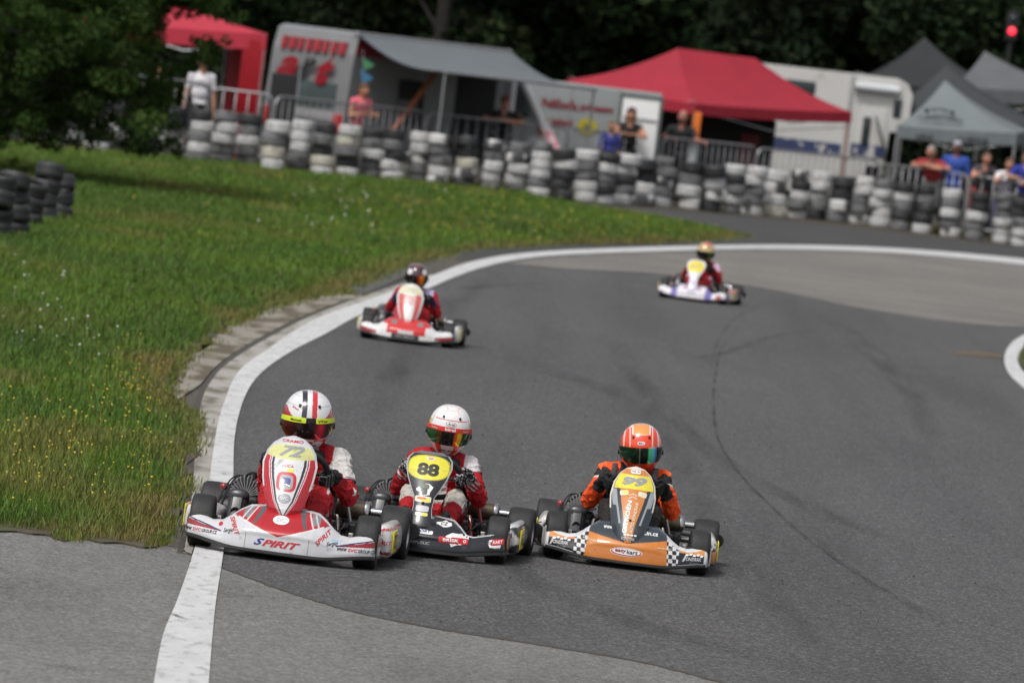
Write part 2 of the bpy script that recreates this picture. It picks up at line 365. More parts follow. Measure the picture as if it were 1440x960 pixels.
# infield island with its ring line at the right edge
ro = [(2600, 474), (2000, 464), (1700, 462), (1500, 462), (1455, 468), (1430, 478), (1417, 491), (1412, 507), (1417, 524), (1429, 538), (1450, 552), (1520, 575), (1700, 612), (2000, 670), (2600, 780)]
ri = [(2600, 488), (2000, 477), (1700, 475), (1500, 474), (1462, 479), (1444, 487), (1434, 496), (1431, 508), (1435, 520), (1444, 529), (1462, 539), (1525, 561), (1700, 597), (2000, 654), (2600, 762)]
ribbon('island_line', ro, ri, M_white, .021, 6)
M_turf = mat('turf_base', (.085, .070, .030), .95, vary=.5, vscale=2.0, dirt=((.05, .055, .02), 1.2, .5, .75))
isl = G(ri)
sheet('island_turf', isl, M_turf, .019)
sheet('soil_strip', P([(640, 258), (760, 277), (880, 290), (1000, 300), (1160, 315), (1300, 331), (1480, 352), (1480, 340), (1300, 320), (1000, 290), (640, 250)]), M_soil, .010)
# rubber marks
M_skid = mat('rubber_mark', (.028, .028, .029), .8, vary=.3, vscale=5)
def soft_alpha(m, stretch, lo, hi, mx):
    n = m.node_tree.nodes; l = m.node_tree.links; b = n['Principled BSDF']; tc = n.new('ShaderNodeTexCoord'); mp = n.new('ShaderNodeMapping'); mp.inputs['Scale'].default_value = stretch
    l.new(tc.outputs['Object'], mp.inputs[0]); z = n.new('ShaderNodeTexNoise'); z.inputs['Scale'].default_value = 1; z.inputs['Detail'].default_value = 7; l.new(mp.outputs[0], z.inputs['Vector'])
    r = n.new('ShaderNodeMapRange'); r.inputs[1].default_value = lo; r.inputs[2].default_value = hi; r.inputs[4].default_value = mx; l.new(z.outputs['Fac'], r.inputs[0]); l.new(r.outputs[0], b.inputs['Alpha'])
soft_alpha(M_skid, (14, .7, 1), .34, .70, .75)
M_skid2 = mat('faint_rubber', (.030, .030, .030), .8); soft_alpha(M_skid2, (5, .3, 1), .34, .92, .48)
for m_ in (M_skid, M_skid2):                 # marks fade out towards their edges and ends
    n_ = m_.node_tree.nodes; l_ = m_.node_tree.links; B_ = n_['Principled BSDF']; at_ = n_.new('ShaderNodeAttribute'); at_.attribute_name = 'livery'; mu = n_.new('ShaderNodeMath'); mu.operation = 'MULTIPLY'
    src_ = B_.inputs['Alpha'].links[0].from_socket; l_.new(src_, mu.inputs[0]); l_.new(at_.outputs['Fac'], mu.inputs[1]); l_.new(mu.outputs[0], B_.inputs['Alpha'])
def mark(pts, w, m, z=.0165):
    a = spline([gp(x - w / 2, y) for x, y in pts], 12); b = spline([gp(x + w / 2, y) for x, y in pts], 12); n = len(a); G_ = []; C_ = []
    for i in range(n):
        e = min(1, i / (.25 * n), (n - 1 - i) / (.25 * n))
        for q, f_ in ((0, 0), (.25, .8), (.5, 1), (.75, .8), (1, 0)): p = a[i] * (1 - q) + b[i] * q; G_.append((p[0], p[1], z)); C_.append((f_ * e,) * 3)
    mb = MB().grid(np.array(G_).reshape(n, 5, 3)); o = mb.build('rubber_mark', m, None, False, np.array(C_)); o['kind'] = 'structure'
mark([(1045, 455), (1015, 490), (1006, 530), (1003, 575), (1010, 620), (1035, 662), (1075, 705), (1130, 755), (1200, 806), (1290, 855), (1400, 895), (1470, 915)], 6, M_skid)
mark([(1090, 425), (1040, 445), (1010, 480), (998, 530)], 9, M_skid2)
mark([(1120, 700), (1150, 760), (1215, 815), (1330, 880), (1450, 930)], 16, M_skid2, .0168)
mark([(930, 505), (1010, 500), (1110, 470), (1250, 468)], 30, M_skid2, .0172)
mark([(660, 480), (760, 520), (880, 560), (950, 640), (1010, 760), (1120, 880), (1200, 980)], 60, M_skid2, .0174)
mark([(540, 620), (700, 790), (900, 880), (1200, 960)], 70, M_skid2, .0178)
mark([(1150, 440), (1230, 500), (1290, 570), (1310, 640)], 44, M_skid2, .0182)
mark([(860, 470), (900, 540), (1000, 640), (1150, 720), (1330, 790)], 40, M_skid2, .0183)
mark([(430, 560), (470, 640), (560, 740), (700, 830)], 55, M_skid2, .0184)
mark([(700, 385), (620, 440), (560, 520), (540, 600)], 60, M_skid2, .0185)
mark([(620, 410), (720, 402), (860, 398), (1000, 402)], 50, M_skid2, .018)
mark([(240, 868), (262, 876), (300, 878)], 12, M_skid, .0225)
sheet('yellow_scuff', P([(1338, 497), (1370, 495), (1404, 500), (1412, 506), (1380, 504), (1350, 501)]), mat('yellow_paint_worn', (.22, .15, .05), .8, alpha=.30), .0185)
# loose crumbs of rubber and stones
V = []; T = []; k = 0
for _ in range(260):
    if random.random() < .6: px, py = random.uniform(500, 1440), random.uniform(440, 900)
    elif random.random() < .5: px, py = random.uniform(740, 1430), random.uniform(372, 425)
    else: px, py = random.uniform(205, 290), random.uniform(540, 790)
    p = gp(px, py, .018); s = random.uniform(.003, .0085)
    b = np.array([(s, 0, 0), (-s * .6, s, 0), (-s * .7, -s, 0), (0, 0, s * 1.2)]) + np.array(p)
    V += list(b); T += [(k, k + 1, k + 3), (k + 1, k + 2, k + 3), (k + 2, k, k + 3), (k, k + 2, k + 1)]; k += 4
link(tag(bpy.data.objects.new('rubber_crumbs', fastmesh('rubber_crumbs', V, T, mat('crumb_rubber', (.03, .03, .03), .8))), kind='stuff'))

# ------------------------------------------------------------------ grass verge
VE = [(-120, 735), (0, 746), (100, 757), (150, 764), (212, 766), (232, 738), (248, 700), (260, 650), (266, 612), (262, 590), (240, 574), (228, 556), (238, 528), (258, 500), (290, 480), (312, 462), (350, 444), (400, 426), (445, 416), (487, 412), (500, 399), (540, 384), (600, 366), (650, 352), (760, 346), (940, 342), (1020, 334), (1036, 330)]
verge = G(VE, 4) + G([(1036, 330), (960, 316), (880, 301), (800, 290), (700, 268), (600, 257), (500, 246), (400, 236), (280, 226), (150, 212), (0, 197), (-150, 182)], 3)[1:]
verge_base = [p for p in verge]
verge_base = [(p[0] - .05, p[1]) for p in verge]
vd = [tuple(np.array(verge[i]) * (1 - q) + np.array(verge[i + 1]) * q) for i in range(60) for q in (0, .25, .5, .75)]
sheet('verge_soil', [(p[0] + .05 + .09 * mnoise.noise(Vector((p[0] * 6, p[1] * 1.3, 1))), p[1] - .22 + .4 * mnoise.noise(Vector((p[0] * 7, p[1] * 1.5, 7)))) for p in vd] + verge[60:], M_soil, .0225)
sheet('grass_base', verge_base, M_turf, .024)
def in_poly(X, Y, poly):
    ins = np.zeros(len(X), bool); n = len(poly)
    for i in range(n):
        x1, y1 = poly[i]; x2, y2 = poly[(i + 1) % n]
        if y1 == y2: continue
        c = (y1 > Y) != (y2 > Y); ins ^= c & (X < (x2 - x1) * (Y - y1) / (y2 - y1) + x1)
    return ins
def seg_dist(X, Y, pts):
    d = np.full(len(X), 1e9)
    for (x1, y1), (x2, y2) in zip(pts[:-1], pts[1:]):
        dx, dy = x2 - x1, y2 - y1; t = np.clip(((X - x1) * dx + (Y - y1) * dy) / (dx * dx + dy * dy + 1e-9), 0, 1)
        d = np.minimum(d, np.hypot(X - x1 - t * dx, Y - y1 - t * dy))
    return d
def nfield(X, Y, sc, oy=0):
    gx, gy = 96, 160; F = rng.random((gx, gy)); u = (X * sc + 500) % gx; v = (Y * sc * .35 + 500) % gy
    i = u.astype(int); j = v.astype(int); a = u - i; b = v - j; a = a * a * (3 - 2 * a); b = b * b * (3 - 2 * b)
    f = lambda p, q: F[p % gx, q % gy]
    return f(i, j) * (1 - a) * (1 - b) + f(i + 1, j) * a * (1 - b) + f(i, j + 1) * (1 - a) * b + f(i + 1, j + 1) * a * b
poly = np.array(verge); x0, y0 = poly.min(0); x1, y1 = poly.max(0)
X = []; Y = []
for ya in np.arange(y0, y1, 4.0):                   # strips: thinner turf farther off, where blades stand for tufts
    n = int((x1 - x0) * 4.0 * 2600 * min(1, (40 / (ya + 2)) ** 2.0))
    a = rng.uniform(x0, x1, n); b = rng.uniform(ya, ya + 4, n); k = in_poly(a, b, verge); X.append(a[k]); Y.append(b[k])
X = np.concatenate(X); Y = np.concatenate(Y)
de = seg_dist(X, Y, G(VE, 4))
n1 = nfield(X, Y, 1.1); n2 = nfield(X, Y, 3.7); n3 = nfield(X, Y, .4)
edge = np.clip(1 - de / (.22 + .25 * n2), 0, 1)
dry = np.clip(edge * .9 + (n1 - .60) * 1.7 * (n3 > .25) + .28 * np.clip((46 - Y) / 9, 0, 1) * n2, 0, 1)
bare = rng.random(len(X)) < edge * .45
X, Y, n1, n2, n3, dry, edge = [q[~bare] for q in (X, Y, n1, n2, n3, dry, edge)]
E_ = np.array(G(VE, 4)); ns = 16000; i_ = rng.integers(0, len(E_) - 1, ns); q_ = rng.random(ns); ex_ = E_[i_, 0] * (1 - q_) + E_[i_ + 1, 0] * q_; ey_ = E_[i_, 1] * (1 - q_) + E_[i_ + 1, 1] * q_
tuft = nfield(ex_, ey_ * 1.5, 6.0); k_ = tuft > .48; ex_, ey_ = ex_[k_], ey_[k_]; m_ = len(ex_); ex_ = ex_ + np.abs(rng.normal(0, .05, m_)) * (ey_ / 45); ey_ = ey_ - np.abs(rng.normal(0, .22, m_))
X = np.concatenate([X, ex_]); Y = np.concatenate([Y, ey_]); n1, n2, n3 = [np.concatenate([q, rng.random(m_) * .6]) for q in (n1, n2, n3)]; dry = np.concatenate([dry, rng.uniform(.1, 1, m_)]); edge = np.concatenate([edge, np.full(m_, .9)])
N = len(X); far = np.clip(Y / 40, 1, 4)
h = .80 * (.05 + .095 * rng.random(N) ** 1.8 + .045 * n2) * (1 - .45 * edge) * (.85 + .3 * n3); w = .0065 * far * (.6 + .8 * rng.random(N))
az = rng.uniform(0, 2 * PI, N); ln = h * rng.uniform(.05, .65, N); la = rng.uniform(0, 2 * PI, N)
B = np.stack([X, Y, np.full(N, .022)], 1); D = np.stack([np.cos(az) * w / 2, np.sin(az) * w / 2, np.zeros(N)], 1)
Tp = B + np.stack([np.cos(la) * ln, np.sin(la) * ln, h], 1); Mi = B + (Tp - B) * .55 + np.stack([0 * h, 0 * h, h * .12], 1)
V = np.stack([B - D, B + D, Mi + D * .75, Mi - D * .75, Tp], 1).reshape(-1, 3)
q = np.arange(N)[:, None] * 5; T = np.stack([q + [0, 1, 2], q + [0, 2, 3], q + [3, 2, 4]], 1).reshape(-1, 3)
green = np.stack([.068 + .045 * n1, .140 + .050 * n1, .014 + .008 * n2], 1); dk = np.array((.042, .082, .014)); tan = np.array((.19, .14, .05))
c = green * (1 - .5 * n3[:, None]) + dk * (.5 * n3[:, None]); c = c * (1 - dry[:, None] * .8) + tan * dry[:, None] * .8
strawy = rng.random(N) < .07; c[strawy] = np.array((.16, .14, .06)) * rng.uniform(.6, 1.1, (strawy.sum(), 1))
c *= rng.uniform(.74, 1.24, (N, 1))
M_grass = mat('grass_blades', attr='livery', rough=.6, spec=.25)
link(tag(bpy.data.objects.new('grass', fastmesh('grass', V, T, M_grass, np.repeat(c, 5, 0))), kind='stuff'))
# grass on the island
a = rng.uniform(0, 1, 9000); ip = np.array(isl); xs = rng.uniform(ip[:, 0].min(), ip[:, 0].max(), 60000); ys = rng.uniform(ip[:, 1].min(), ip[:, 1].max(), 60000); k = in_poly(xs, ys, isl); xs, ys = xs[k][:25000], ys[k][:25000]; N = len(xs)
B = np.stack([xs, ys, np.full(N, .02)], 1); az = rng.uniform(0, 2 * PI, N); D = np.stack([np.cos(az), np.sin(az), 0 * az], 1) * .012
Tp = B + np.stack([rng.normal(0, .03, N), rng.normal(0, .03, N), rng.uniform(.04, .12, N)], 1)
V = np.stack([B - D, B + D, Tp], 1).reshape(-1, 3); T = np.arange(N * 3).reshape(-1, 3)
c = np.array((.055, .10, .018)) * rng.uniform(.6, 1.3, (N, 1))
link(tag(bpy.data.objects.new('island_grass', fastmesh('island_grass', V, T, M_grass, np.repeat(c, 3, 0))), kind='stuff'))
# small yellow and white flowers in the verge
def flowers(name, spots, col, r0):
    V = []; T = []; k = 0
    for (cx, cy, sx, sy, n) in spots:
        for _ in range(n):
            p = gp(random.gauss(cx, sx), random.gauss(cy, sy)); 
            if not in_poly(np.array([p.x]), np.array([p.y]), verge)[0]: continue
            z = random.uniform(.09, .19); r = r0 * random.uniform(.6, 1.2) * max(1, p.y / 55); t = random.uniform(0, 6.28); tx, ty = random.uniform(-.4, .4), random.uniform(-.9, .1)
            cpt = np.array((p.x, p.y, z)); u = np.array((math.cos(t), math.sin(t), 0)); u = np.array((1, 0, tx)); v = np.array((0, .5, .8))
            ring = [cpt + r * (math.cos(a) * u + math.sin(a) * v) for a in np.arange(6) * PI / 3]
            V += [cpt + np.array((0, -.3 * r, .3 * r))] + ring; T += [(k, k + 1 + i, k + 1 + (i + 1) % 6) for i in range(6)]; k += 7
            b = np.array((p.x, p.y, .02)); V += [b - (.002, 0, 0), b + (.002, 0, 0), cpt]; T += [(k, k + 1, k + 2)]; k += 3
    link(tag(bpy.data.objects.new(name, fastmesh(name, V, T, mat(name + '_petal', col, .6))), kind='stuff'))
flowers('yellow_flowers', [(90, 620, 70, 45, 95), (190, 575, 40, 30, 30), (60, 690, 50, 30, 30), (200, 700, 40, 40, 20), (160, 560, 60, 30, 40), (820, 330, 120, 12, 90), (700, 300, 100, 15, 60), (400, 300, 150, 30, 40)], (.50, .38, .03), .0062)
flowers('white_flowers', [(75, 495, 40, 22, 14), (50, 430, 50, 30, 10), (470, 290, 90, 30, 25), (20, 400, 40, 30, 8), (130, 500, 20, 10, 5)], (.55, .55, .50), .008)
# ------------------------------------------------------------------ karts
M_rub = mat('tyre_rubber', (.023, .023, .024), .62, vary=.35, vscale=9, bump=.25, bscale=70, spec=.4, dirt=((.05, .047, .043), 5, .58, .8))
M_rim = mat('rim_alloy', (.45, .45, .46), .35, .9, vary=.3, vscale=12)
M_blk = mat('black_plastic', (.018, .018, .020), .38, vary=.3, vscale=10)
M_mblk = mat('engine_black', (.022, .022, .024), .45, .3, vary=.4, vscale=14)
M_fin = mat('fin_metal', (.34, .34, .345), .4, .5, vary=.4, vscale=20)
M_steel = mat('bare_steel', (.42, .40, .38), .35, .9, vary=.35, vscale=10)
M_chrome = mat('chrome', (.55, .55, .56), .25, 1, vary=.3, vscale=20)
M_sil = mat('silencer_steel', (.20, .16, .11), .42, .75, vary=.5, vscale=8)
M_redm = mat('red_frame_paint', (.30, .012, .014), .35, coat=.5)
M_liv = mat('bodywork', attr='livery', rough=.30, coat=.6, vary=.16, vscale=14, dirt=((.09, .08, .07), 13, .62, .84))
M_lip = mat('bumper_lip', (.05, .05, .05), .5, vary=.4, vscale=10)
M_t = {k: mat('print_' + k, c, .4, coat=.3) for k, c in dict(red=(.50, .012, .022), blue=(.02, .03, .22), black=(.012, .012, .014), white=(.78, .78, .77), yellow=(.75, .66, .04), grey=(.28, .29, .31), orange=(.75, .20, .03), green=(.02, .12, .05), ltgrey=(.5, .5, .52), cyan=(.35, .6, .75), lime=(.62, .78, .03), dred=(.25, .01, .015), cream=(.68, .64, .5), pale=(.72, .68, .30), flame=(.85, .10, .02)).items()}

BX = [0, .10, .18, .225, .27, .31, .36, .42, .47, .495, .51]
def bumper_params(kind):
    if kind == 'flat': Tz = [.235, .235, .225, .195, .155, .150, .160, .178, .192, .196, .19]; a = [.25, .24, .2, .14, .08, .06, .06, .06, .055, .05, .04]
    elif kind == 'easy': Tz = [.270, .272, .262, .232, .195, .170, .160, .168, .186, .186, .165]; a = [.20, .19, .16, .12, .08, .065, .06, .065, .06, .05, .04]
    else: Tz = [.265, .268, .258, .232, .195, .168, .162, .178, .196, .192, .165]; a = [.26, .25, .21, .15, .10, .075, .065, .065, .06, .05, .04]
    return Tz, a
def bumper_profile(x, kind):
    Tz, A = bumper_params(kind); ax_ = abs(x); T = float(np.interp(ax_, BX, Tz)); a = float(np.interp(ax_, BX, A))
    zb = .034 + .030 * float(sstep(.2, .5, ax_)); yf = -.80 + .17 * (ax_ / .5) ** 2.3 + (.10 * float(sstep(.485, .512, ax_)))
    H = T - zb
    pr = np.array([(.10, zb + .004), (.02, zb), (0, zb + .010), (-.002, zb + .03), (.004, zb + .3 * H + .01), (.012, zb + .5 * H), (.020 + .25 * a, zb + .72 * H), (.03 + .62 * a, zb + .93 * H), (.03 + a, T), (.05 + a, T - .004), (.07 + a, T - .03)])
    s = spline(pr, 5); return np.stack([s[:, 0] + yf, s[:, 1]], 1)
def make_bumper(kind, colfn, parent, nx=230):
    xs = np.concatenate([np.linspace(-.512, -.44, 14), np.linspace(-.435, .435, nx), np.linspace(.44, .512, 14)])
    G_ = np.array([[(x, y, z) for y, z in bumper_profile(x, kind)] for x in xs])
    # finer along the profile so that the paint edges are crisp
    n2 = 150; G2 = np.empty((len(xs), n2, 3)); tt = np.linspace(0, 1, n2); t0 = np.linspace(0, 1, G_.shape[1])
    for i in range(len(xs)):
        for k in range(3): G2[i, :, k] = np.interp(tt, t0, G_[i, :, k])
    mb = MB(); mb.grid(G2)
    Pf = G2.reshape(-1, 3); o = mb.build('nose_bumper', M_liv, parent, True, colfn(Pf[:, 0], Pf[:, 2], Pf[:, 1]))
    return o
_bc = {}
def bumper_fn(kind):
    def row(x):
        k = (kind, round(float(x), 4))
        if k not in _bc:
            p = bumper_profile(x, kind); i0 = 8; i1 = int(np.argmax(p[:, 1])); z = np.maximum.accumulate(p[i0:i1 + 1, 1]); _bc[k] = (p[i0:i1 + 1, 0], z)
        return _bc[k]
    def y(x, z): p = row(x); return float(np.interp(z, p[1], p[0]))
    def f(U):
        P = []; N = []
        for x, z in U:
            y0 = y(x, z); e = .004; dyx = (y(x + e, z) - y(x - e, z)) / (2 * e); dyz = (y(x, z + e) - y(x, z - e)) / (2 * e)
            n = np.array((dyx, -1, dyz)); P.append((x, y0, z)); N.append(n / np.linalg.norm(n))
        return np.array(P), np.array(N)
    return f
NAS = {
 'spirit': dict(t=[0, .03, .1, .28, .47, .65, .8, .9, .97, 1], w=[.07, .135, .185, .235, .272, .290, .258, .20, .115, .01], z0=.222, H=.405, y0=-.62, y1=-.30, b=.075, lean=-.03),
 'eight': dict(t=[0, .1, .25, .4, .5, .65, .8, .9, .96, 1], w=[.135, .13, .112, .122, .172, .236, .274, .262, .215, .12], z0=.175, H=.415, y0=-.72, y1=-.36, b=.04, lean=-.02),
 'easy': dict(t=[0, .05, .1, .25, .45, .62, .78, .9, .97, 1], w=[.07, .135, .165, .22, .262, .278, .252, .19, .11, .01], z0=.140, H=.455, y0=-.76, y1=-.34, b=.075, lean=.0)}
def nas_fn(kind, dx=0):
    d = NAS[kind]
    def pos(x, t):
        w = np.maximum(np.interp(t, d['t'], d['w']) / 2, .004); xn = np.clip(x / w, -1, 1)
        y = d['y0'] + (d['y1'] - d['y0']) * t ** 1.25 - d['b'] * (w / .14) * (1 - np.abs(xn) ** 2.2); return np.stack([x + dx + d.get('lean', 0) * t, y, d['z0'] + d['H'] * t], -1)
    def f(U):
        U = np.asarray(U, float); x, t = U[:, 0], np.clip((U[:, 1] - d['z0']) / d['H'], 0, 1); e = .004
        p = pos(x, t); a = pos(x + e, t) - pos(x - e, t); b = pos(x, np.clip(t + .01, 0, 1)) - pos(x, np.clip(t - .01, 0, 1)); n = np.cross(a, b); n /= np.linalg.norm(n, axis=1)[:, None] + 1e-9
        n[n[:, 1] > 0] *= -1; return p, n
    return f, pos
def make_nassau(kind, colfn, parent, dx=0):
    d = NAS[kind]; f, pos = nas_fn(kind, dx); nt, nx = 210, 140; G_ = np.empty((nt, nx, 3)); C = np.empty((nt, nx, 3)); xs = np.linspace(-1, 1, nx)
    for i, t in enumerate(np.linspace(0, 1, nt)):
        w = max(float(np.interp(t, d['t'], d['w'])) / 2, .004); G_[i] = pos(xs * w, np.full(nx, t)); C[i] = colfn(xs * w, xs, np.full(nx, t), w)
    back = G_.copy(); back[:, :, 1] += .007; back = back[:, ::-1]
    ring = np.concatenate([G_, back], 1); Cr = np.concatenate([C, np.full_like(C, .03)], 1)
    ring = np.concatenate([ring, ring[:, :1]], 1); Cr = np.concatenate([Cr, Cr[:, :1]], 1)
    mb = MB(); mb.grid(ring); return mb.build('number_panel', M_liv, parent, True, Cr.reshape(-1, 3))

def wheel_meshes(r, w):
    pr = [(r * .62, -w * .46), (r * .80, -w * .5), (r * .92, -w * .47), (r * .975, -w * .40), (r * .995, -w * .28), (r, -w * .1), (r, w * .1), (r * .995, w * .28), (r * .975, w * .40), (r * .92, w * .47), (r * .80, w * .5), (r * .62, w * .46), (r * .56, w * .3), (r * .56, -w * .3)]
    a = MB().lathe(pr, axis='x', seg=40, closed=True)
    b = MB().lathe([(r * .57, -w * .47), (r * .60, -w * .45), (r * .58, -w * .36), (r * .50, -w * .15), (r * .2, -w * .1), (r * .2, w * .1), (r * .50, w * .15), (r * .58, w * .36), (r * .60, w * .45), (r * .57, w * .47)], axis='x', seg=28)
    b.lathe([(.001, -w * .2), (.022, -w * .2), (.022, w * .2), (.001, w * .2)], axis='x', seg=12)
    for k in range(6): b.lathe([(.001, -w * .13), (.006, -w * .13), (.006, w * .13), (.001, w * .13)], c=(0, .045 * math.cos(k * PI / 3), .045 * math.sin(k * PI / 3)), axis='x', seg=6)
    return a, b
WM = {}
def put_wheel(root, x, y, r, w, steer=0):
    k = (r, w)
    if k not in WM:
        a, b = wheel_meshes(r, w); rim = b.build('wheel', M_rim, root); ty = a.build('tyre', M_rub, rim); WM[k] = (rim.data, ty.data)
    else:
        rim = bpy.data.objects.new('wheel', WM[k][0]); link(rim, root); ty = bpy.data.objects.new('tyre', WM[k][1]); link(ty, rim)
    rim.location = (x, y, r); rim.rotation_euler = (random.uniform(0, 6), 0, steer); return rim

def make_kart(sp):
    k = thing('racing_kart', sp['label'], 'kart', sp['loc'], R(sp['yaw']), 'racing karts on the bend', sp['scale'], R(sp.get('bank', .6)))
    # wheels
    fx, rx, rf, rr = sp.get('fx', .435), sp.get('rx', .485), .138, .142
    for s in (-1, 1):
        put_wheel(k, s * fx, -.475, rf, .125, R(sp.get('steer', 3))); put_wheel(k, s * rx, .475, rr, .160)
    # chassis
    fm = sp.get('frame', M_mblk); m = MB()
    for s in (-1, 1):
        m.tube(spline([(s * .20, -.66, .055), (s * .24, -.45, .055), (s * .20, -.2, .055), (s * .30, .05, .055), (s * .30, .35, .06), (s * .28, .62, .07)], 6), .015, 10)
        m.tube([(s * .22, -.44, .06), (s * .34, -.475, .12), (s * .40, -.475, .138)], .013, 8)
        m.tube(spline([(s * .33, -.30, .07), (s * .50, -.24, .10), (s * .50, .22, .10), (s * .33, .28, .07)], 6), .010, 8)
    m.tube([(-.24, -.45, .055), (.24, -.45, .055)], .014, 10); m.tube([(-.30, .1, .055), (.30, .1, .055)], .014, 10); m.tube([(-.28, .6, .07), (.28, .6, .07)], .014, 10)
    m.tube([(-.2, -.66, .06), (.2, -.66, .06)], .012, 8)
    m.build('chassis_frame', fm, k)
    MB().box((0, -.30, .035), (.42, .62, .006)).build('floor_tray', M_steel, k, False)
    for s in (-1, 1): m = MB(); m.tube([(s * .03, -.38, .09), (s * .36, -.43, .13)], .007, 8); m.ell((s * .36, -.43, .13), (.014, .014, .014), 8, 6); m.build('tie_rod', M_steel, k)
    for s in (-1, 1):
        m = MB(); m.tube([(s * fx * .78, -.475, .138), (s * fx, -.475, .138)], .011, 8); m.box((s * fx * .8, -.475, .138), (.03, .035, .075), bev=.006)
        m.build('stub_axle', M_steel, k)
    for s in (-1, 1): m = MB(); m.tube([(s * .1, -.62, .06), (s * .1, -.60, .14), (s * .1, -.585, .20)], .008, 8); m.tube([(s * .07, -.585, .20), (s * .15, -.585, .20)], .008, 8); m.build('pedal', sp.get('frame', M_steel), k)
    MB().tube([(-rx - .02, .475, .142), (rx + .02, .475, .142)], .020, 12).lathe([(.02, -.006), (.085, -.006), (.09, 0), (.085, .006), (.02, .006)], c=(.18, .475, .142), axis='x', seg=26).build('rear_axle', M_steel, k)
    m = MB(); m.box((.19, -.02, .13), (.06, .10, .07), bev=.01); m.box((.23, .42, .13), (.05, .07, .10), bev=.012); m.tube([(.2, .05, .12), (.26, .25, .11), (.23, .4, .13)], .006, 8); m.tube([(.1, -.58, .1), (.17, -.3, .09), (.19, -.05, .12)], .005, 6)
    m.box((.30, .12, .15), (.05, .12, .07), bev=.01); m.tube(spline([(.21, -.1, .12), (.30, 0, .2), (.33, .2, .16)], 5), .006, 6); m.ell((.26, .02, .17), (.02, .03, .02), 8, 6)
    m.build('brake_assembly', M_mblk, k)
    for s in (-1, 1):
        for q in ([(s * .25, -.05, .07), (s * .21, .05, .22)], [(s * .29, .3, .07), (s * .2, .36, .36)]): MB().tube(q, .010, 8).build('seat_strut', sp.get('frame', M_steel), k)
    # seat shell
    n = 19; G_ = np.empty((n, 15, 3))
    for i, t in enumerate(np.linspace(0, 1, n)):
        if t < .4: y, z = .02 + .9 * t * .62, .09 + .02 * (1 - t)
        else: u = (t - .4) / .6; y, z = .243 + .20 * u, .10 + .33 * u ** 1.05
        for j, v in enumerate(np.linspace(-1, 1, 15)):
            G_[i, j] = (v * (.17 + .015 * t), y - .07 * v * v * (1 if t > .3 else .4), z + .10 * v * v * (1 if t < .5 else .5))
    MB().grid(G_).build('seat', M_blk, k)
    # rear bumper
    MB().tube(spline([(-.56, .60, .15), (-.5, .70, .15), (0, .72, .16), (.5, .70, .15), (.56, .60, .15)], 8), .045, 12).build('rear_bumper', M_blk, k)
    # steering
    c = np.array((0, -.13, .435)); e1 = np.array((1, 0, 0)); e2 = np.array((0, -.55, .835)); nn = np.array((0, .835, .55))
    ring = [c + sp.get('swr', .150) * ((1 + (.0 if math.sin(a) < .5 else -.06)) * math.sin(a) * e2 + math.cos(a) * e1) for a in np.linspace(0, 2 * PI, 49)[:-1]]
    m = MB().tube(ring, .0165, 12, closed=True); sw = m.build('steering_wheel', mat('suede_grip', (.016, .016, .017), .85, bump=.3, bscale=160), k)
    m = MB(); 
    for a in (R(0), R(180), R(270)): m.tube([c - nn * .015, c + .148 * (math.sin(a) * e2 + math.cos(a) * e1)], .010, 8)
    m.lathe([(.001, 0), (.04, 0), (.04, .012), (.001, .012)], c=(0, 0, 0), seg=18) if 0 else m.ell(c - nn * .01, (.042, .042, .02), 14, 8)
    m.build('hub', M_blk, sw)
    MB().tube([c - nn * .02, (0, -.36, .10)], .011, 10).build('steering_column', M_steel, k)
    # engine on the kart's right (left in the picture)
    ex, ey = -.295, .20; rx_ = rotm(R(-12), 0, 0); m = MB()
    m.box((ex, ey + .02, .17), (.17, .20, .17), bev=.03); m.lathe([(.075, -.05), (.08, -.04), (.08, .04), (.06, .055), (.001, .055)], c=(ex - .09, ey, .16), axis='x', seg=22); m.box((ex + .02, ey - .09, .15), (.10, .06, .12), bev=.02)
    en = m.build('engine', M_mblk, k)
    m = MB()                                   # fan of cooling fins
    for i in range(13):
        a = R(-74 + 148 * i / 12); 
        pr = [(.022, -.06), (.098, -.06), (.108, 0), (.098, .06), (.022, .06)]
        d = np.array((math.sin(a), 0, math.cos(a))); s_ = np.array((math.cos(a), 0, -math.sin(a))) * .0028
        V = [np.array((ex, ey, .250)) + d * r * (.86 + .14 * math.cos(a)) + np.array((0, y, 0)) + q for q in (s_, -s_) for r, y in pr]
        m.add(V, [(0, 1, 2, 3, 4), (9, 8, 7, 6, 5)] + [(j, 5 + j, 5 + (j + 1) % 5, (j + 1) % 5) for j in range(5)])
    m.build('cooling_fins', M_fin, en, False)
    m = MB(); m.lathe([(.001, -.055), (.050, -.055), (.050, .055), (.001, .055)], c=(ex, ey, .240), axis='y', seg=26); m.build('cylinder_head', M_mblk, en)
    m = MB(); m.tube(spline([(ex - .085, ey - .02, .30), (ex - .02, ey + .03, .352), (ex + .025, ey - .02, .375), (ex + .045, ey, .335)], 6), .008, 8); m.tube([(ex + .03, ey - .02, .335), (ex + .03, ey - .02, .38)], .011, 10); m.build('spark_plug_cap', M_blk, en)
    m = MB()
    for q in (-.125, -.105): m.tube(spline([(ex + q, ey - .15, .10), (ex + q * 1.15, ey - .08, .22 + q * .2), (ex + q * .7, ey + .03, .335), (ex, ey + .1, .34)], 6), .0045, 6)
    m.build('hoses', M_blk, en); 
    m = MB(); m.box((ex - .14, ey - .1, .13), (.03, .03, .05), bev=.008); m.ell((ex - .13, ey + .02, .28), (.022, .022, .02), 10, 7); m.build('ignition_cap', M_redm, en)
    ra = rotm(R(-28), 0, 0); ac = np.array((ex - .02, ey - .20, .175)); m = MB()  # intake airbox
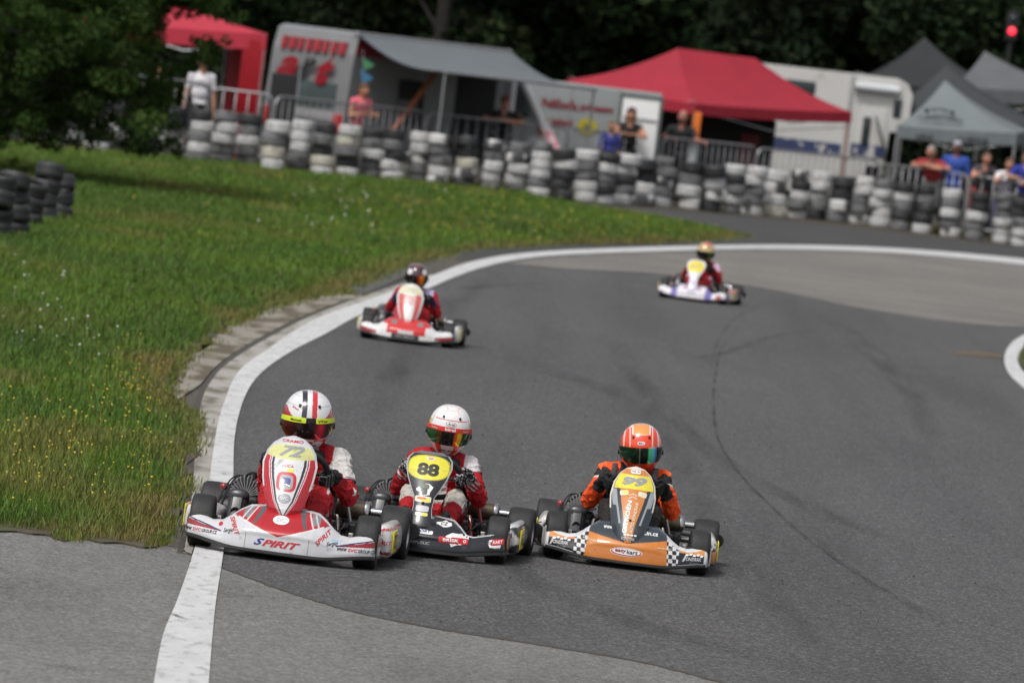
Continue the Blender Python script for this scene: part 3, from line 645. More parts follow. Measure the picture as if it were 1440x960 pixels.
    m.box(ac, (.105, .11, .19), rot=ra, bev=.032); m.ell(ac + ra @ np.array((0, 0, .085)), (.055, .05, .022), 18, 8, ra)
    ab = m.build('airbox', M_blk, k)
    m = MB(); m.box(ac + ra @ np.array((0, -.060, -.01)), (.056, .014, .13), rot=ra, bev=.006); m.ell(ac + ra @ np.array((0, -.050, .075)), (.058, .020, .034), 20, 8, ra)
    for q in (-.012, .022): m.lathe([(.024, -.012), (.024, .0), (.014, .0), (.014, .02)], c=ac + np.array((0, -.066 - q * .4, q - .02)), axis='y', seg=18)
    m.build('intake_tubes', mat('satin_black', (.026, .027, .031), .32), ab)
    # exhaust on the other side
    m = MB(); m.tube(spline([(ex + .05, ey + .1, .2), (-.1, .5, .22), (.1, .52, .235), (.20, .47, .235)], 6), .028, 12); m.build('exhaust_pipe', M_sil, k)
    m = MB(); m.lathe([(.028, .15), (.045, .17), (.052, .19), (.052, .31), (.046, .325), (.03, .335)], c=(.0, .44, .235), axis='x', seg=24); sl = m.build('silencer', M_sil, k)
    m = MB(); m.lathe([(.050, .315), (.053, .318), (.053, .338), (.05, .342), (.034, .344)], c=(.0, .44, .235), axis='x', seg=24); m.lathe([(.022, .35), (.022, .42), (.016, .42), (.016, .36)], c=(0, .44, .235), axis='x', seg=18); m.build('tail_pipe', M_chrome, sl)
    # side pods
    for s in (-1, 1):
        G_ = []
        ys = [-.315, -.31, -.29, -.2, 0, .2, .29, .31]
        prof = [(.36, .06), (.50, .050), (.555, .060), (.571, .09), (.573, .14), (.563, .19), (.535, .222), (.50, .228), (.43, .20), (.36, .17)]
        for y, q in zip([-.335, -.332, -.31, -.25, -.1, .1, .22, .28, .30, .301], [.0, .72, .93, 1, 1.0, .98, .95, .9, .7, .0]):
            cx, cz = .47, .135; G_.append([(s * (cx + (x - cx) * q * .80), y, cz + (z - cz) * q) for x, z in prof + prof[:1]])
        Gp = np.array(G_); G2 = []
        for j in range(Gp.shape[1]): G2.append(spline(Gp[:, j], 4))
        G2 = np.array(G2).transpose(1, 0, 2); G3 = np.array([spline(r_, 5) for r_ in G2])
        if s < 0: G3 = G3[:, ::-1]
        mb = MB(); mb.grid(G3); Pp = G3.reshape(-1, 3)
        pod = mb.build('side_pod', M_liv, k, True, sp['pod'](np.abs(Pp[:, 0]), Pp[:, 1], Pp[:, 2], s))
        front = lambda U, s=s: (np.stack([s * U[:, 0] if s < 0 else U[:, 0], np.full(len(U), -.3365) + 3.5 * np.maximum(0, np.abs(U[:, 0] - .475) - .05) ** 2, U[:, 1]], 1), np.tile((0, -1., 0), (len(U), 1)))
        if sp.get('podtext'):
            for (tx, cx, cz, w_, mt) in sp['podtext']:
                if s > 0: letter('decal_lettering', tx, front, (cx, cz), w_, M_t[mt], pod, off=.004, shear=.2)
        # yellow number board wrapping the corner
        m = MB(); m.box((s * .5535, -.2, .142), (.006, .20, .115), bev=.0025); pl = m.build('number_board', M_t['yellow'], pod, True)
        Fs = lambda U, s=s: (np.stack([np.full(len(U), s * .557), (-.2 + s * U[:, 0]), U[:, 1] + .142], 1), np.tile((float(s), 0, 0), (len(U), 1)))
        letter('number', sp['num'], Fs, (0, 0), .12, M_t['black'], pl, height=.075)
    # nose bumper and number panel with their print
    bk = sp['bumper']; bp = make_bumper(bk, sp['bcol'], k); f = bumper_fn(bk)
    m = MB(); G_ = []
    for x in np.linspace(-.50, .50, 61):
        p = bumper_profile(x, bk); y0, z0 = p[10]; G_.append([(x, y0 + .06, z0 - .012), (x, y0 + .003, z0 - .014), (x, y0 - .004, z0 - .008), (x, y0 - .004, z0 + .006), (x, y0 + .004, z0 + .008)])
    m.grid(G_).build('lip', M_lip, bp)
    sp['bprint'](f, bp)
    npn = make_nassau(sp['nas'], sp['ncol'], k); g, _ = nas_fn(sp['nas']); sp['nprint'](g, npn)
    m = MB(); m.tube([(0, -.44, .5), (0, -.30, .40)], .007, 8); m.build('panel_bracket', M_steel, k)
    if sp.get('extra'): sp['extra'](k)
    return k

# ---- liveries -------------------------------------------------------------------------------------------------
def base_cols(n, c): return np.tile(np.array(c, float), (n, 1))
def setc(C, mask, c): C[mask] = c
WHT = (.68, .68, .68); SIL = (.42, .42, .44); RED = (.44, .009, .016); DRED = (.26, .010, .014); BLKc = (.016, .016, .018); DGR = (.10, .10, .11)
def b72(x, z, y):
    a = np.abs(x); C = base_cols(len(x), (.58, .58, .60))
    lip = .034 + .03 * sstep(.2, .5, a) + .016
    V = .118 + .33 * a + .10 * a * a; hood = (z > V) & (a < .275) & (z > .10)
    setc(C, hood, RED); setc(C, hood & (z < V + .007), WHT)
    d = a - (z - V) * .55
    setc(C, hood & (a > .15 + .30 * (.26 - z)) & (a < .195 + .15 * (.26 - z)) & (z > V + .02), (.22, .22, .235))
    setc(C, hood & (a > .085 + .5 * (.26 - z)) & (a < .115 + .33 * (.26 - z)) & (z > V + .015), DGR)
    for q in (.015, .045): setc(C, hood & (np.abs(a - (.125 + q + .55 * (.25 - z))) < .0035), WHT)
    setc(C, hood & (a > .225), np.array(RED) * .8)
    setc(C, (z > .20) & (a < .28) & (np.abs(z - np.interp(a, BX, bumper_params('std')[0])) < .006), WHT)
    w = (a > .30); t = np.clip((a - .30) / .2, 0, 1)
    setc(C, w & (z < .112 + .044 * t) & (z > .112 + .012 * t), DRED); setc(C, w & (np.abs(z - (.114 + .048 * t)) < .0035), (.02, .02, .09))
    setc(C, z < lip, DGR); setc(C, z < lip - .008, (.05, .05, .05))
    setc(C, (np.abs(a - .165) < .0014) & (z < .13), (.2, .2, .2)); return C
def p72(f, o):
    letter('sponsor_lettering', 'S', f, (-.090, .092), .056, M_t['blue'], o, height=.036, shear=.5, bold=.03); letter('sponsor_lettering', 'PIRIT', f, (.026, .090), .200, M_t['red'], o, height=.034, shear=.4, bold=.03)
    for s in (-1, 1):
        letter('sponsor_lettering', 'SPIRIT', f, (s * .232, .150), .10, M_t['red'], o, height=.024, ang=s * R(52) if s > 0 else R(-58), shear=.3, bold=.02)
        letter('website_lettering', 'www', f, (s * .41 - .075, .102), .050, M_t['black'], o, height=.016, shear=.3, bold=.02); letter('website_lettering', 'SVC', f, (s * .41 - .022, .102), .045, M_t['red'], o, height=.016, bold=.02); letter('website_lettering', 'GROUP.CZ', f, (s * .41 + .047, .102), .085, M_t['black'], o, height=.016, bold=.02)
        letter('handwriting', 'Sergio', f, (s * .27 + .01, .122), .055, M_t['black'], o, height=.026, shear=.4, ang=R(10))
    letter('handwriting', 'TRAK', f, (.30, .138), .055, M_t['cyan'], o, height=.018, ang=R(4)); decal('sticker', f, (-.31, .148), .012, .01, M_t['red'], o, ang=.6)
    decal('round_badge', f, (0, .208), .042, .021, M_t['white'], o); letter('badge_lettering', 'SVC', f, (0, .208), .045, M_t['ltgrey'], o, height=.02, off=.0035)
def n72(x, xn, t, w):
    C = base_cols(len(x), WHT); a = np.abs(xn)
    wi = np.interp(t, [0, .06, .2, .5, .72, .8], [.0, .12, .36, .50, .56, .60])
    low = t < .74
    setc(C, low & (a > wi), (.46, .016, .026)); setc(C, low & (a > wi) & (a < wi + .09), (.03, .03, .05)); setc(C, low & (a > wi + .09) & (a < wi + .13), (.7, .7, .7)); setc(C, low & (a > wi + .17) & (a < wi + .20), WHT)
    setc(C, low & (a > .94) & (t > .35), WHT)
    band = (t > .735 + .03 * (a ** 2) - .02) & (t < .90 - .05 * a ** 2) & (a < .92); setc(C, band, (.64, .64, .27))
    setc(C, (t > .9 - .05 * a ** 2), (.60, .61, .63)); setc(C, (a > .92) & (t > .72), (.5, .5, .52)); return C
def q72(g, o):
    Z = lambda t: .222 + .405 * t
    letter('number', '72', g, (.005, Z(.815)), .128, M_t['grey'], o, height=.054, shear=.35, bold=.03)
    letter('team_lettering', 'CRAMO', g, (0, Z(.935)), .11, M_t['red'], o, height=.013)
    letter('driver_lettering', 'LUCA', g, (0, Z(.635)), .06, M_t['red'], o, height=.012)
    decal('sticker', g, (0, Z(.585)), .033, .010, M_t['cream'], o, p=6); decal('sticker', g, (.014, Z(.585)), .016, .008, M_t['yellow'], o, p=6, off=.002)
    decal('badge', g, (0, Z(.44)), .052, .050, M_t['red'], o, p=3.2); decal('badge', g, (0, Z(.435)), .036, .036, M_t['grey'], o, p=4, off=.0022); decal('badge', g, (0, Z(.45)), .022, .016, M_t['blue'], o, p=5, off=.0028)
    m = MB(); P_, N_ = g(np.array([(-.02, Z(.39)), (0, Z(.405)), (.022, Z(.38))])); m.tube(P_ + N_ * .004, .003, 6); m.build('panel_spring', M_chrome, o)
    decal('round_badge', g, (0, Z(.235)), .034, .026, M_t['grey'], o); letter('badge_lettering', 'SVC', g, (0, Z(.235)), .042, M_t['white'], o, height=.016, off=.003)
def pod72(x, y, z, s):
    C = base_cols(len(x), WHT); setc(C, z > .20, (.5, .04, .05)); setc(C, z > .212, WHT); setc(C, (z < .09) & (z > .075 - .1 * (x - .5)), DRED); setc(C, z < .065, (.4, .38, .33)); return C
def b88(x, z, y):
    C = base_cols(len(x), (.012, .013, .017)); a = np.abs(x)
    setc(C, (z > .155) & (x < -.06) & (x > -.19) & (z > .14 + .5 * (x + .2)), (.55, .03, .02))
    T = np.interp(a, BX, bumper_params('flat')[0]); setc(C, (np.abs(z - T) < .005) & (a > .07), (.65, .65, .65)); setc(C, z < .052 + .03 * sstep(.2, .5, a), (.03, .03, .03)); return C
def p88(f, o):
    polydecal('white_patch', f, splash(.14, .203, .10, .035, seed=3), M_t['white'], o); letter('sponsor_lettering', 'CZ', f, (.135, .203), .04, M_t['black'], o, height=.016, shear=.2, off=.003)
    polydecal('white_patch', f, splash(.22, .125, .15, .085, 13, 5), M_t['white'], o)
    decal('sponsor_plate', f, (.205, .120), .083, .017, M_t['red'], o, p=9, off=.0025); letter('sponsor_lettering', 'BRISK', f, (.192, .120), .088, M_t['white'], o, height=.016, off=.004, bold=.03); decal('sponsor_mark', f, (.268, .120), .009, .009, M_t['white'], o, off=.004); decal('sponsor_mark', f, (.268, .120), .005, .005, M_t['red'], o, off=.0048)
    letter('sponsor_lettering', 'CZECH REPUBLIC', f, (-.03, .088), .21, M_t['ltgrey'], o, height=.016, bold=.01)
    decal('sponsor_plate', f, (-.03, .152), .115, .011, M_t['white'], o, p=6, ang=R(-2)); letter('sponsor_lettering', 'MOTORSPORT', f, (-.03, .152), .2, M_t['blue'], o, height=.013, off=.0035, shear=.2)
    polydecal('white_patch', f, splash(.44, .125, .095, .075, 10, 8), M_t['white'], o); decal('sponsor_plate', f, (.452, .137), .034, .017, M_t['red'], o, p=6, ang=R(10), off=.0025, shear=.3); letter('sponsor_lettering', 'KART', f, (.452, .137), .055, M_t['white'], o, height=.018, ang=R(10), off=.004, bold=.02, shear=.2); letter('sponsor_lettering', 'CR', f, (.412, .127), .02, M_t['black'], o, height=.014, off=.004); letter('sponsor_lettering', 'racing team', f, (.44, .102), .07, M_t['black'], o, height=.013, ang=R(6), off=.004)
    letter('sponsor_lettering', 'birel', f, (.37, .163), .075, M_t['ltgrey'], o, height=.011, ang=R(8), off=.003)
    polydecal('white_patch', f, [(-.02, .19), (.02, .196), (.07, .226), (.05, .232), (.015, .215)], M_t['white'], o)
    for s in (-1,): polydecal('white_patch', f, splash(s * .40, .12, .13, .07, 11, 9), M_t['white'], o); letter('sponsor_lettering', 'KART', f, (s * .42, .12), .06, M_t['red'], o, height=.02, off=.004, bold=.02)
def n88(x, xn, t, w):
    C = base_cols(len(x), (.018, .019, .023)); a = np.abs(xn)
    inside = (np.abs(x / .124) ** 2.6 + np.abs((t - .79) / .165) ** 2.6); setc(C, inside < 1, (.76, .68, .05)); setc(C, (inside < .94) & (inside > .88), (.10, .10, .05)); setc(C, inside < .88, (.76, .68, .05))
    setc(C, (a > .93) & (t > .12), (.38, .38, .38)); setc(C, (t > .965), (.15, .15, .15)); return C
def q88(g, o):
    Z = lambda t: .175 + .415 * t
    letter('number', '88', g, (0, Z(.765)), .128, M_t['black'], o, height=.068, bold=.045); decal('sticker', g, (.004, Z(.91)), .026, .009, M_t['cream'], o, p=4); letter('sticker_lettering', 'KART', g, (.008, Z(.91)), .03, M_t['red'], o, height=.010, off=.003)
    polydecal('white_patch', g, splash(0, Z(.50), .115, .075, 12, 21), M_t['white'], o); decal('sticker', g, (-.005, Z(.535)), .028, .014, M_t['green'], o, p=4, off=.0022); decal('sticker', g, (-.005, Z(.47)), .02, .018, M_t['black'], o, p=4, off=.0022); letter('sticker_lettering', 'CZ', g, (.0, Z(.535)), .03, M_t['red'], o, height=.010, off=.003)
    decal('sticker', g, (-.004, Z(.365)), .047, .017, M_t['cream'], o, p=6); decal('sticker', g, (.012, Z(.355)), .025, .009, M_t['yellow'], o, p=6, off=.0022); decal('sticker', g, (-.012, Z(.375)), .026, .006, M_t['flame'], o, p=5, off=.0025)
    decal('sticker', g, (0, Z(.24)), .038, .016, M_t['ltgrey'], o, p=6); decal('sticker', g, (0, Z(.165)), .036, .010, M_t['cream'], o, p=6); decal('sticker', g, (.018, Z(.165)), .014, .008, M_t['yellow'], o, p=6, off=.002)
    m = MB(); P_, N_ = g(np.array([(0, Z(.31)), (0, Z(.285))])); m.ell(P_[0] + N_[0] * .004, (.010, .006, .008), 10, 6); m.build('panel_bolt', M_blk, o)
def pod88(x, y, z, s):
    C = base_cols(len(x), (.022, .023, .027)); setc(C, (z > .09 + .3 * (x - .45)) & (z < .19 + .8 * (.5 - x)) & (y < -.1), WHT); setc(C, z > .215, (.6, .6, .6)); setc(C, z < .065, (.25, .24, .22)); return C
ORG = (.62, .205, .032); TEAL = (.030, .042, .052)
def checker(C, mask, u, v, s):
    q = ((np.floor(u / s) + np.floor(v / s)) % 2) == 0; setc(C, mask & q, (.72, .72, .72)); setc(C, mask & ~q, BLKc)
def b99(x, z, y):
    a = np.abs(x); C = base_cols(len(x), ORG); V = .156 + .17 * a
    setc(C, (z > V) & (a < .30), TEAL)
    w = a > .245 - .1 * (z - .1); T = np.interp(a, BX, bumper_params('easy')[0]); zb = .034 + .03 * sstep(.2, .5, a)
    setc(C, w, WHT); inn = w & (a < .472 + .0 * z) & (z > zb + .020) & (z < T - .018)
    setc(C, inn, (.66, .27, .08)); setc(C, inn & (z < .138 - .05 * (a - .3)), BLKc); 
    checker(C, w & (a < .315) & (z < T - .02), x + .1 * z, z, .024)
    setc(C, w & (a < .315) & (z >= T - .02), (.62, .62, .64))
    setc(C, (z < .05) & (a < .25), (.30, .10, .03)); return C
def p99(f, o):
    decal('sponsor_plate', f, (0, .105), .098, .026, M_t['white'], o); decal('sponsor_plate', f, (.0, .105), .093, .0225, M_t['red'], o, off=.002); decal('sponsor_plate', f, (.0, .107), .085, .019, M_t['white'], o, off=.0027)
    letter('sponsor_lettering', 'easy', f, (-.034, .106), .068, M_t['dred'], o, height=.022, off=.004, bold=.03, shear=.1); letter('sponsor_lettering', 'kart', f, (.035, .108), .066, M_t['black'], o, height=.024, off=.004, bold=.02, shear=.1)
    letter('website_lettering', 'www.', f, (-.125, .232), .055, M_t['white'], o, height=.016, bold=.02); letter('website_lettering', 'cin.cz', f, (.135, .226), .085, M_t['white'], o, height=.021, bold=.02)
    for s in (-1, 1):
        letter('sponsor_lettering', 'VONDRAK', f, (s * .40, .105), .105, M_t['ltgrey'], o, height=.020, ang=R(2), off=.003, shear=.2, bold=.02); letter('sponsor_lettering', 'AUTO', f, (s * .40 + .01, .083), .055, M_t['grey'], o, height=.008, off=.003)
        for i in range(5): decal('checkered_mark', f, (s * .40 - .035 + .022 * i, .126 + .005 * (i % 2)), .0085, .0055, M_t['white'], o, p=8, off=.0025, shear=.4)
        m_ = [(s * .40 - .062, .088), (s * .40 - .045, .13), (s * .40 - .036, .13), (s * .40 - .052, .088)]; polydecal('checkered_mark', f, m_, M_t['ltgrey'], o, .002)
        letter('sponsor_lettering', 'MONDOKART', f, (s * .225, .150), .085, M_t['cream'], o, height=.009, ang=R(-8 if s < 0 else 0), off=.003)
def n99(x, xn, t, w):
    C = base_cols(len(x), (.62, .225, .055)); a = np.abs(x)
    ed = np.interp(t, [0, .1, .3, .55, .75, .80], [.016, .022, .035, .066, .085, .1]); setc(C, (a > ed) & (t < .83), TEAL); setc(C, (a > ed + .022) & (a < ed + .034 + .02 * (t > .5)) & (t > .28) & (t < .70), (.34, .36, .38))
    y = (t > .725 - .02 * (xn ** 2)) & (t < .895) & (np.abs(xn) < .9); setc(C, y, (.78, .68, .06)); setc(C, (np.abs(xn) > .93) & (t > .45), (.72, .66, .58)); setc(C, (t > .965), (.75, .68, .6)); setc(C, t < .10, (.05, .055, .06)); setc(C, (t < .08) & (a < .02), ORG); return C
def q99(g, o):
    Z = lambda t: .140 + .455 * t
    letter('number', '99', g, (.0, Z(.815)), .145, M_t['grey'], o, height=.050, shear=.25, bold=.045)
    decal('sticker', g, (0, Z(.935)), .030, .010, M_t['white'], o, p=5); letter('sticker_lettering', 'FEJZ-100', g, (0, Z(.935)), .05, M_t['black'], o, height=.008, off=.003)
    for s, c_ in ((-1, 'yellow'), (1, 'cream')): decal('sticker', g, (s * .055, Z(.665)), .026, .014, M_t['cream'], o, p=5, ang=R(12 * -s)); decal('sticker', g, (s * .05, Z(.672)), .014, .007, M_t[c_], o, p=5, off=.0022)
    for q in (0, .016): polydecal('maker_mark', g, [(-.025, Z(.60) + q), (.0, Z(.625) + q), (.025, Z(.60) + q), (.025, Z(.61) + q), (.0, Z(.635) + q), (-.025, Z(.61) + q)], M_t['cream'], o)
    letter('sponsor_lettering', 'CITROËN', g, (-.024, Z(.37)), .19, M_t['white'], o, height=.030, ang=R(86), bold=.035); letter('sponsor_lettering', 'AUTO VONDRAK', g, (.020, Z(.37)), .18, M_t['cream'], o, height=.019, ang=R(84), bold=.025)
    letter('sponsor_lettering', 'VONDRAK', g, (.0, Z(.095)), .08, M_t['ltgrey'], o, height=.018, off=.004, shear=.2, bold=.02)
    for i in range(4): decal('checkered_mark', g, (-.02 + .02 * i, Z(.145)), .008, .005, M_t['white'], o, p=8, off=.003)
    P_, N_ = g(np.array([(0, Z(.33))])); MB().ell(P_[0] + N_[0] * .003, (.008, .005, .008), 10, 6).build('panel_bolt', M_blk, o)
def pod99(x, y, z, s):
    C = base_cols(len(x), (.66, .63, .58)); setc(C, (z < .17) & (x > .40), (.64, .30, .12)); checker(C, (z > .14) & (z < .19) & (x > .46), x, z, .018); setc(C, z < .065, BLKc); return C
def b4(x, z, y):
    a = np.abs(x); C = base_cols(len(x), WHT); setc(C, (a < .205) & (z > .10) | (a < .25) & (z > .19), (.58, .03, .03)); setc(C, (a < .15) & (z < .10), BLKc); setc(C, (a < .085) & (z > .105) & (z < .14), WHT); t = np.clip((a - .3) / .2, 0, 1); setc(C, (a > .31) & (z < .10 + .03 * t) & (z > .075), DRED); setc(C, z < .055 + .03 * sstep(.2, .5, a), (.05, .05, .05))
    setc(C, (np.abs(a - .14) < .03) & (z > .195) & (z < .235), (.2, .2, .2)); return C
def p4(f, o): letter('sponsor_lettering', 'SVC GROUP', f, (0, .075), .2, M_t['ltgrey'], o, height=.016)
def n4(x, xn, t, w):
    C = base_cols(len(x), (.72, .71, .70)); a = np.abs(xn); wi = .45; setc(C, (a > wi) & (t < .72), (.60, .10, .09)); setc(C, (a > .85) & (t < .72), WHT); setc(C, (np.floor(t * 28) % 2 == 0) & (t > .45) & (t < .68) & (a < .8), (.62, .16, .14)); setc(C, (t > .74) & (a < .9) & (t < .92), (.68, .66, .45)); return C
def q4(g, o): decal('badge', g, (0, .222 + .405 * .5), .010, .008, M_t['grey'], o); letter('number', '74', g, (0, .222 + .405 * .83), .10, M_t['ltgrey'], o, height=.045, shear=.3)
def b5(x, z, y):
    a = np.abs(x); C = base_cols(len(x), (.72, .70, .73)); setc(C, (a > .20) & (a < .30), (.20, .17, .45)); setc(C, (np.abs(a - .10) < .03) & (z > .17), (.5, .30, .45)); setc(C, (x > .36) & (x < .43) & (z < .13), (.6, .15, .06)); setc(C, (a > .42) & (z < .10), (.35, .2, .4)); setc(C, z < .05 + .03 * sstep(.2, .5, a), (.06, .06, .07)); return C
def p5(f, o): letter('sponsor_lettering', 'KART', f, (.40, .12), .06, M_t['blue'], o, height=.02); letter('sponsor_lettering', 'TEAM', f, (0, .13), .12, M_t['blue'], o, height=.02)
def n5(x, xn, t, w):
    C = base_cols(len(x), (.68, .67, .74)); r = (np.abs(x / .115) ** 2.6 + np.abs((t - .77) / .2) ** 2.6); setc(C, r < 1, (.74, .62, .06)); setc(C, (t < .3) & (np.abs(xn) < .5), (.45, .4, .65)); return C
def q5(g, o): letter('number', '67', g, (0, .175 + .415 * .78), .10, M_t['grey'], o, height=.05)
def podA(c1, c2):
    def f(x, y, z, s):
        C = base_cols(len(x), c1); setc(C, (z > .16) & (x > .44), c2); setc(C, z < .07, (.3, .28, .25)); return C
    return f
def kart_loc(px, py, yaw, sc): p = gp(px, py); a = R(yaw); return (p.x - math.sin(a) * .475 * sc, p.y + math.cos(a) * .475 * sc, .008)
def exA(k):
    P_ = (.20, .30, .30); MB().ell(P_, (.022, .022, .028), 10, 7).build('breather_cap', mat('blue_cap', (.03, .06, .35), .4), k)
KARTS = [
 dict(num='72', label='silver and red racing kart with panel number 72, its wheels over the white edge line', loc=kart_loc(395, 785.5, -4.5, 1), yaw=-4.5, scale=1.0, bumper='std', bcol=b72, bprint=p72, nas='spirit', ncol=n72, nprint=q72, pod=pod72, podtext=[('SPIRIT', .505, .135, .095, 'red'), ('SVC', .49, .185, .03, 'ltgrey')]),
 dict(num='88', label='black racing kart with yellow number 88 panel, between the silver and the orange kart', loc=kart_loc(591, 780, -5, .93), yaw=-5, scale=.93, bumper='flat', bcol=b88, bprint=p88, nas='eight', ncol=n88, nprint=q88, pod=pod88, frame=M_redm, podtext=[('KART', .50, .155, .045, 'red'), ('GOLD', .48, .12, .03, 'grey')], extra=exA),
 dict(num='99', label='orange and dark grey racing kart with panel number 99, rightmost of the leading three', loc=kart_loc(877, 797, -.5, .92), yaw=-.5, scale=.92, bumper='easy', bcol=b99, bprint=p99, nas='easy', ncol=n99, nprint=q99, pod=pod99),
 dict(num='74', label='red and white racing kart alone behind the leading three, near the inner edge line', loc=kart_loc(571, 483, -3, .85), yaw=-3, scale=.85, bumper='std', bcol=b4, bprint=p4, nas='spirit', ncol=n4, nprint=q4, pod=podA(WHT, (.66, .62, .60))),
 dict(num='67', label='small white and purple racing kart with yellow panel, last one coming out of the bend', loc=kart_loc(974, 424, -10, .83), yaw=-10, scale=.83, bumper='flat', bcol=b5, bprint=p5, nas='eight', ncol=n5, nprint=q5, pod=podA((.68, .62, .64), (.6, .25, .22))),
]
KO = [make_kart(s) for s in KARTS]
# ------------------------------------------------------------------ bodies: one continuous remeshed surface
def cone_mesh(a, b, r1, r2, seg=12):
    a, b = np.array(a, float), np.array(b, float); d = b - a; L = np.linalg.norm(d)
    d = d / L if L > 1e-6 else np.array((0, 0, 1.)); t = np.array((0, 0, 1.)) if abs(d[2]) < .9 else np.array((1., 0, 0)); u = np.cross(d, t); u /= np.linalg.norm(u); w = np.cross(d, u)
    rows = [(a + d * r1 * math.sin(p), r1 * math.cos(p)) for p in np.linspace(-PI / 2 * .98, 0, 5)] + [(b + d * r2 * math.sin(p), r2 * math.cos(p)) for p in np.linspace(0, PI / 2 * .98, 5)]
    V = [c + r * (math.cos(k * 2 * PI / seg) * u + math.sin(k * 2 * PI / seg) * w) for c, r in rows for k in range(seg)]; n = len(rows)
    F = [(i * seg + k, i * seg + (k + 1) % seg, (i + 1) * seg + (k + 1) % seg, (i + 1) * seg + k) for i in range(n - 1) for k in range(seg)] + [tuple(range(seg))[::-1], tuple((n - 1) * seg + k for k in range(seg))]
    return V, F
class Body:
    def __init__(s): s.mb = MB(); s.pr = []
    def cone(s, a, b, r1, r2, tg): s.mb.add(*cone_mesh(a, b, r1, r2)); s.pr.append((np.array(a, float), np.array(b, float), r1, r2, tg)); return s
    def ell(s, c, r, tg, rot=None):
        s.mb.ell(c, r, 18, 12, rot); s.pr.append((np.array(c, float), np.array(c, float) + (0, 0, 1e-4), min(r), min(r), tg)); return s
    def hand(s, w, kn, across, palmn, side, curl=None, tg='hand', k=1.0):
        """wrist w, knuckle centre kn, unit vector across the knuckles (towards the thumb), palm normal; four bent fingers and a thumb"""
        w, kn, ac, pn = [np.array(q, float) for q in (w, kn, across, palmn)]; f = kn - w; L = np.linalg.norm(f); f /= L
        for q in (-.027, -.009, .009, .027): s.cone(w + ac * q * .6 * k, kn + ac * q * k, .013 * k, .0115 * k, tg)
        curl = curl or (R(35), R(80), R(75)); ln = ((.034, .022, .017), (.040, .026, .019), (.042, .028, .020), (.038, .025, .018))
        for i, q in enumerate((-.029, -.0095, .0095, .028)):
            p = kn + ac * q * k; a = 0
            for j in range(3):
                a += curl[j]; d = f * math.cos(a) + pn * math.sin(a); p2 = p + d * ln[i][j] * k; s.cone(p, p2, (.0096 - .001 * j) * k, (.0088 - .001 * j) * k, tg); p = p2
        p = w + f * L * .25 + ac * .026 * k; p2 = p + (f * .5 + ac * .75 + pn * .35) * .034 * k; p3 = p2 + (f * .6 + ac * -.1 + pn * .8) * .026 * k; p4 = p3 + (f * .1 - ac * .5 + pn * .8) * .02 * k
        s.cone(p, p2, .014 * k, .0115 * k, tg); s.cone(p2, p3, .011 * k, .0098 * k, tg); s.cone(p3, p4, .0095 * k, .008 * k, tg); return s
    def build(s, name, m, colfn, vox, parent=None, smooth=4, loc=None, wrinkle=0):
        me = rawmesh('tmp', np.concatenate(s.mb.V), s.mb.F, m); o = bpy.data.objects.new('tmp', me); COL.objects.link(o)
        md = o.modifiers.new('r', 'REMESH'); md.mode = 'VOXEL'; md.voxel_size = vox; md.adaptivity = 0; md.use_smooth_shade = True
        ms = o.modifiers.new('s', 'SMOOTH'); ms.factor = .5; ms.iterations = smooth
        out = bpy.data.meshes.new_from_object(o.evaluated_get(bpy.context.evaluated_depsgraph_get())); bpy.data.objects.remove(o); bpy.data.meshes.remove(me)
        n = len(out.vertices); V = np.empty(n * 3, np.float32); out.vertices.foreach_get('co', V); V = V.reshape(-1, 3).astype(float)
        best = np.full(n, 1e9); bi = np.zeros(n, int); bt = np.zeros(n)
        for i, (a, b, r1, r2, tg) in enumerate(s.pr):
            d = b - a; t = np.clip(((V - a) @ d) / (d @ d), 0, 1); ds = np.linalg.norm(V - a - t[:, None] * d, axis=1) - (r1 + (r2 - r1) * t); k = ds < best; best[k] = ds[k]; bi[k] = i; bt[k] = t[k]
        tags = np.array([p[4] for p in s.pr])[bi]; C = colfn(V, tags, bt)
        if wrinkle:                              # cloth folds, none on gloves and boots
            nr = np.empty(n * 3, np.float32); out.vertices.foreach_get('normal', nr); nr = nr.reshape(-1, 3); amp = np.where(isin(tags, 'hand', 'neck'), 0, np.where(tags == 'boot', .2, 1))
            dd = np.array([(1 - abs(mnoise.noise(Vector((v[0] * 13 + 3 * mnoise.noise(Vector(v * 7)), v[1] * 13, v[2] * 22))))) ** 5 * .011 + mnoise.noise(Vector(v * 30)) * .0035 - .004 for v in V]) * amp * wrinkle
            V = V + nr * dd[:, None]; out.vertices.foreach_set('co', V.astype(np.float32).ravel())
        at_ = out.color_attributes.new('livery', 'FLOAT_COLOR', 'POINT'); c = np.ones((n, 4), np.float32); c[:, :3] = C; at_.data.foreach_set('color', c.ravel())
        out.materials.clear(); out.materials.append(m); out.polygons.foreach_set('use_smooth', np.ones(len(out.polygons), bool)); out.name = name
        o = bpy.data.objects.new(name, out); link(o, parent)
        if loc is not None: o.location = loc
        return o
M_suit = mat('race_suit', attr='livery', rough=.72, vary=.30, vscale=16, bump=.9, bscale=17, spec=.3, bdist=.035)
M_helm = mat('helmet_paint', attr='livery', rough=.16, coat=.8)
M_visor = mat('visor_painted_glints', attr='livery', rough=.12, metal=.55, coat=.6)  # mirror coating tints, with bright reflection bands painted into the base colour
M_vent = mat('vent_black', (.01, .01, .01), .6)

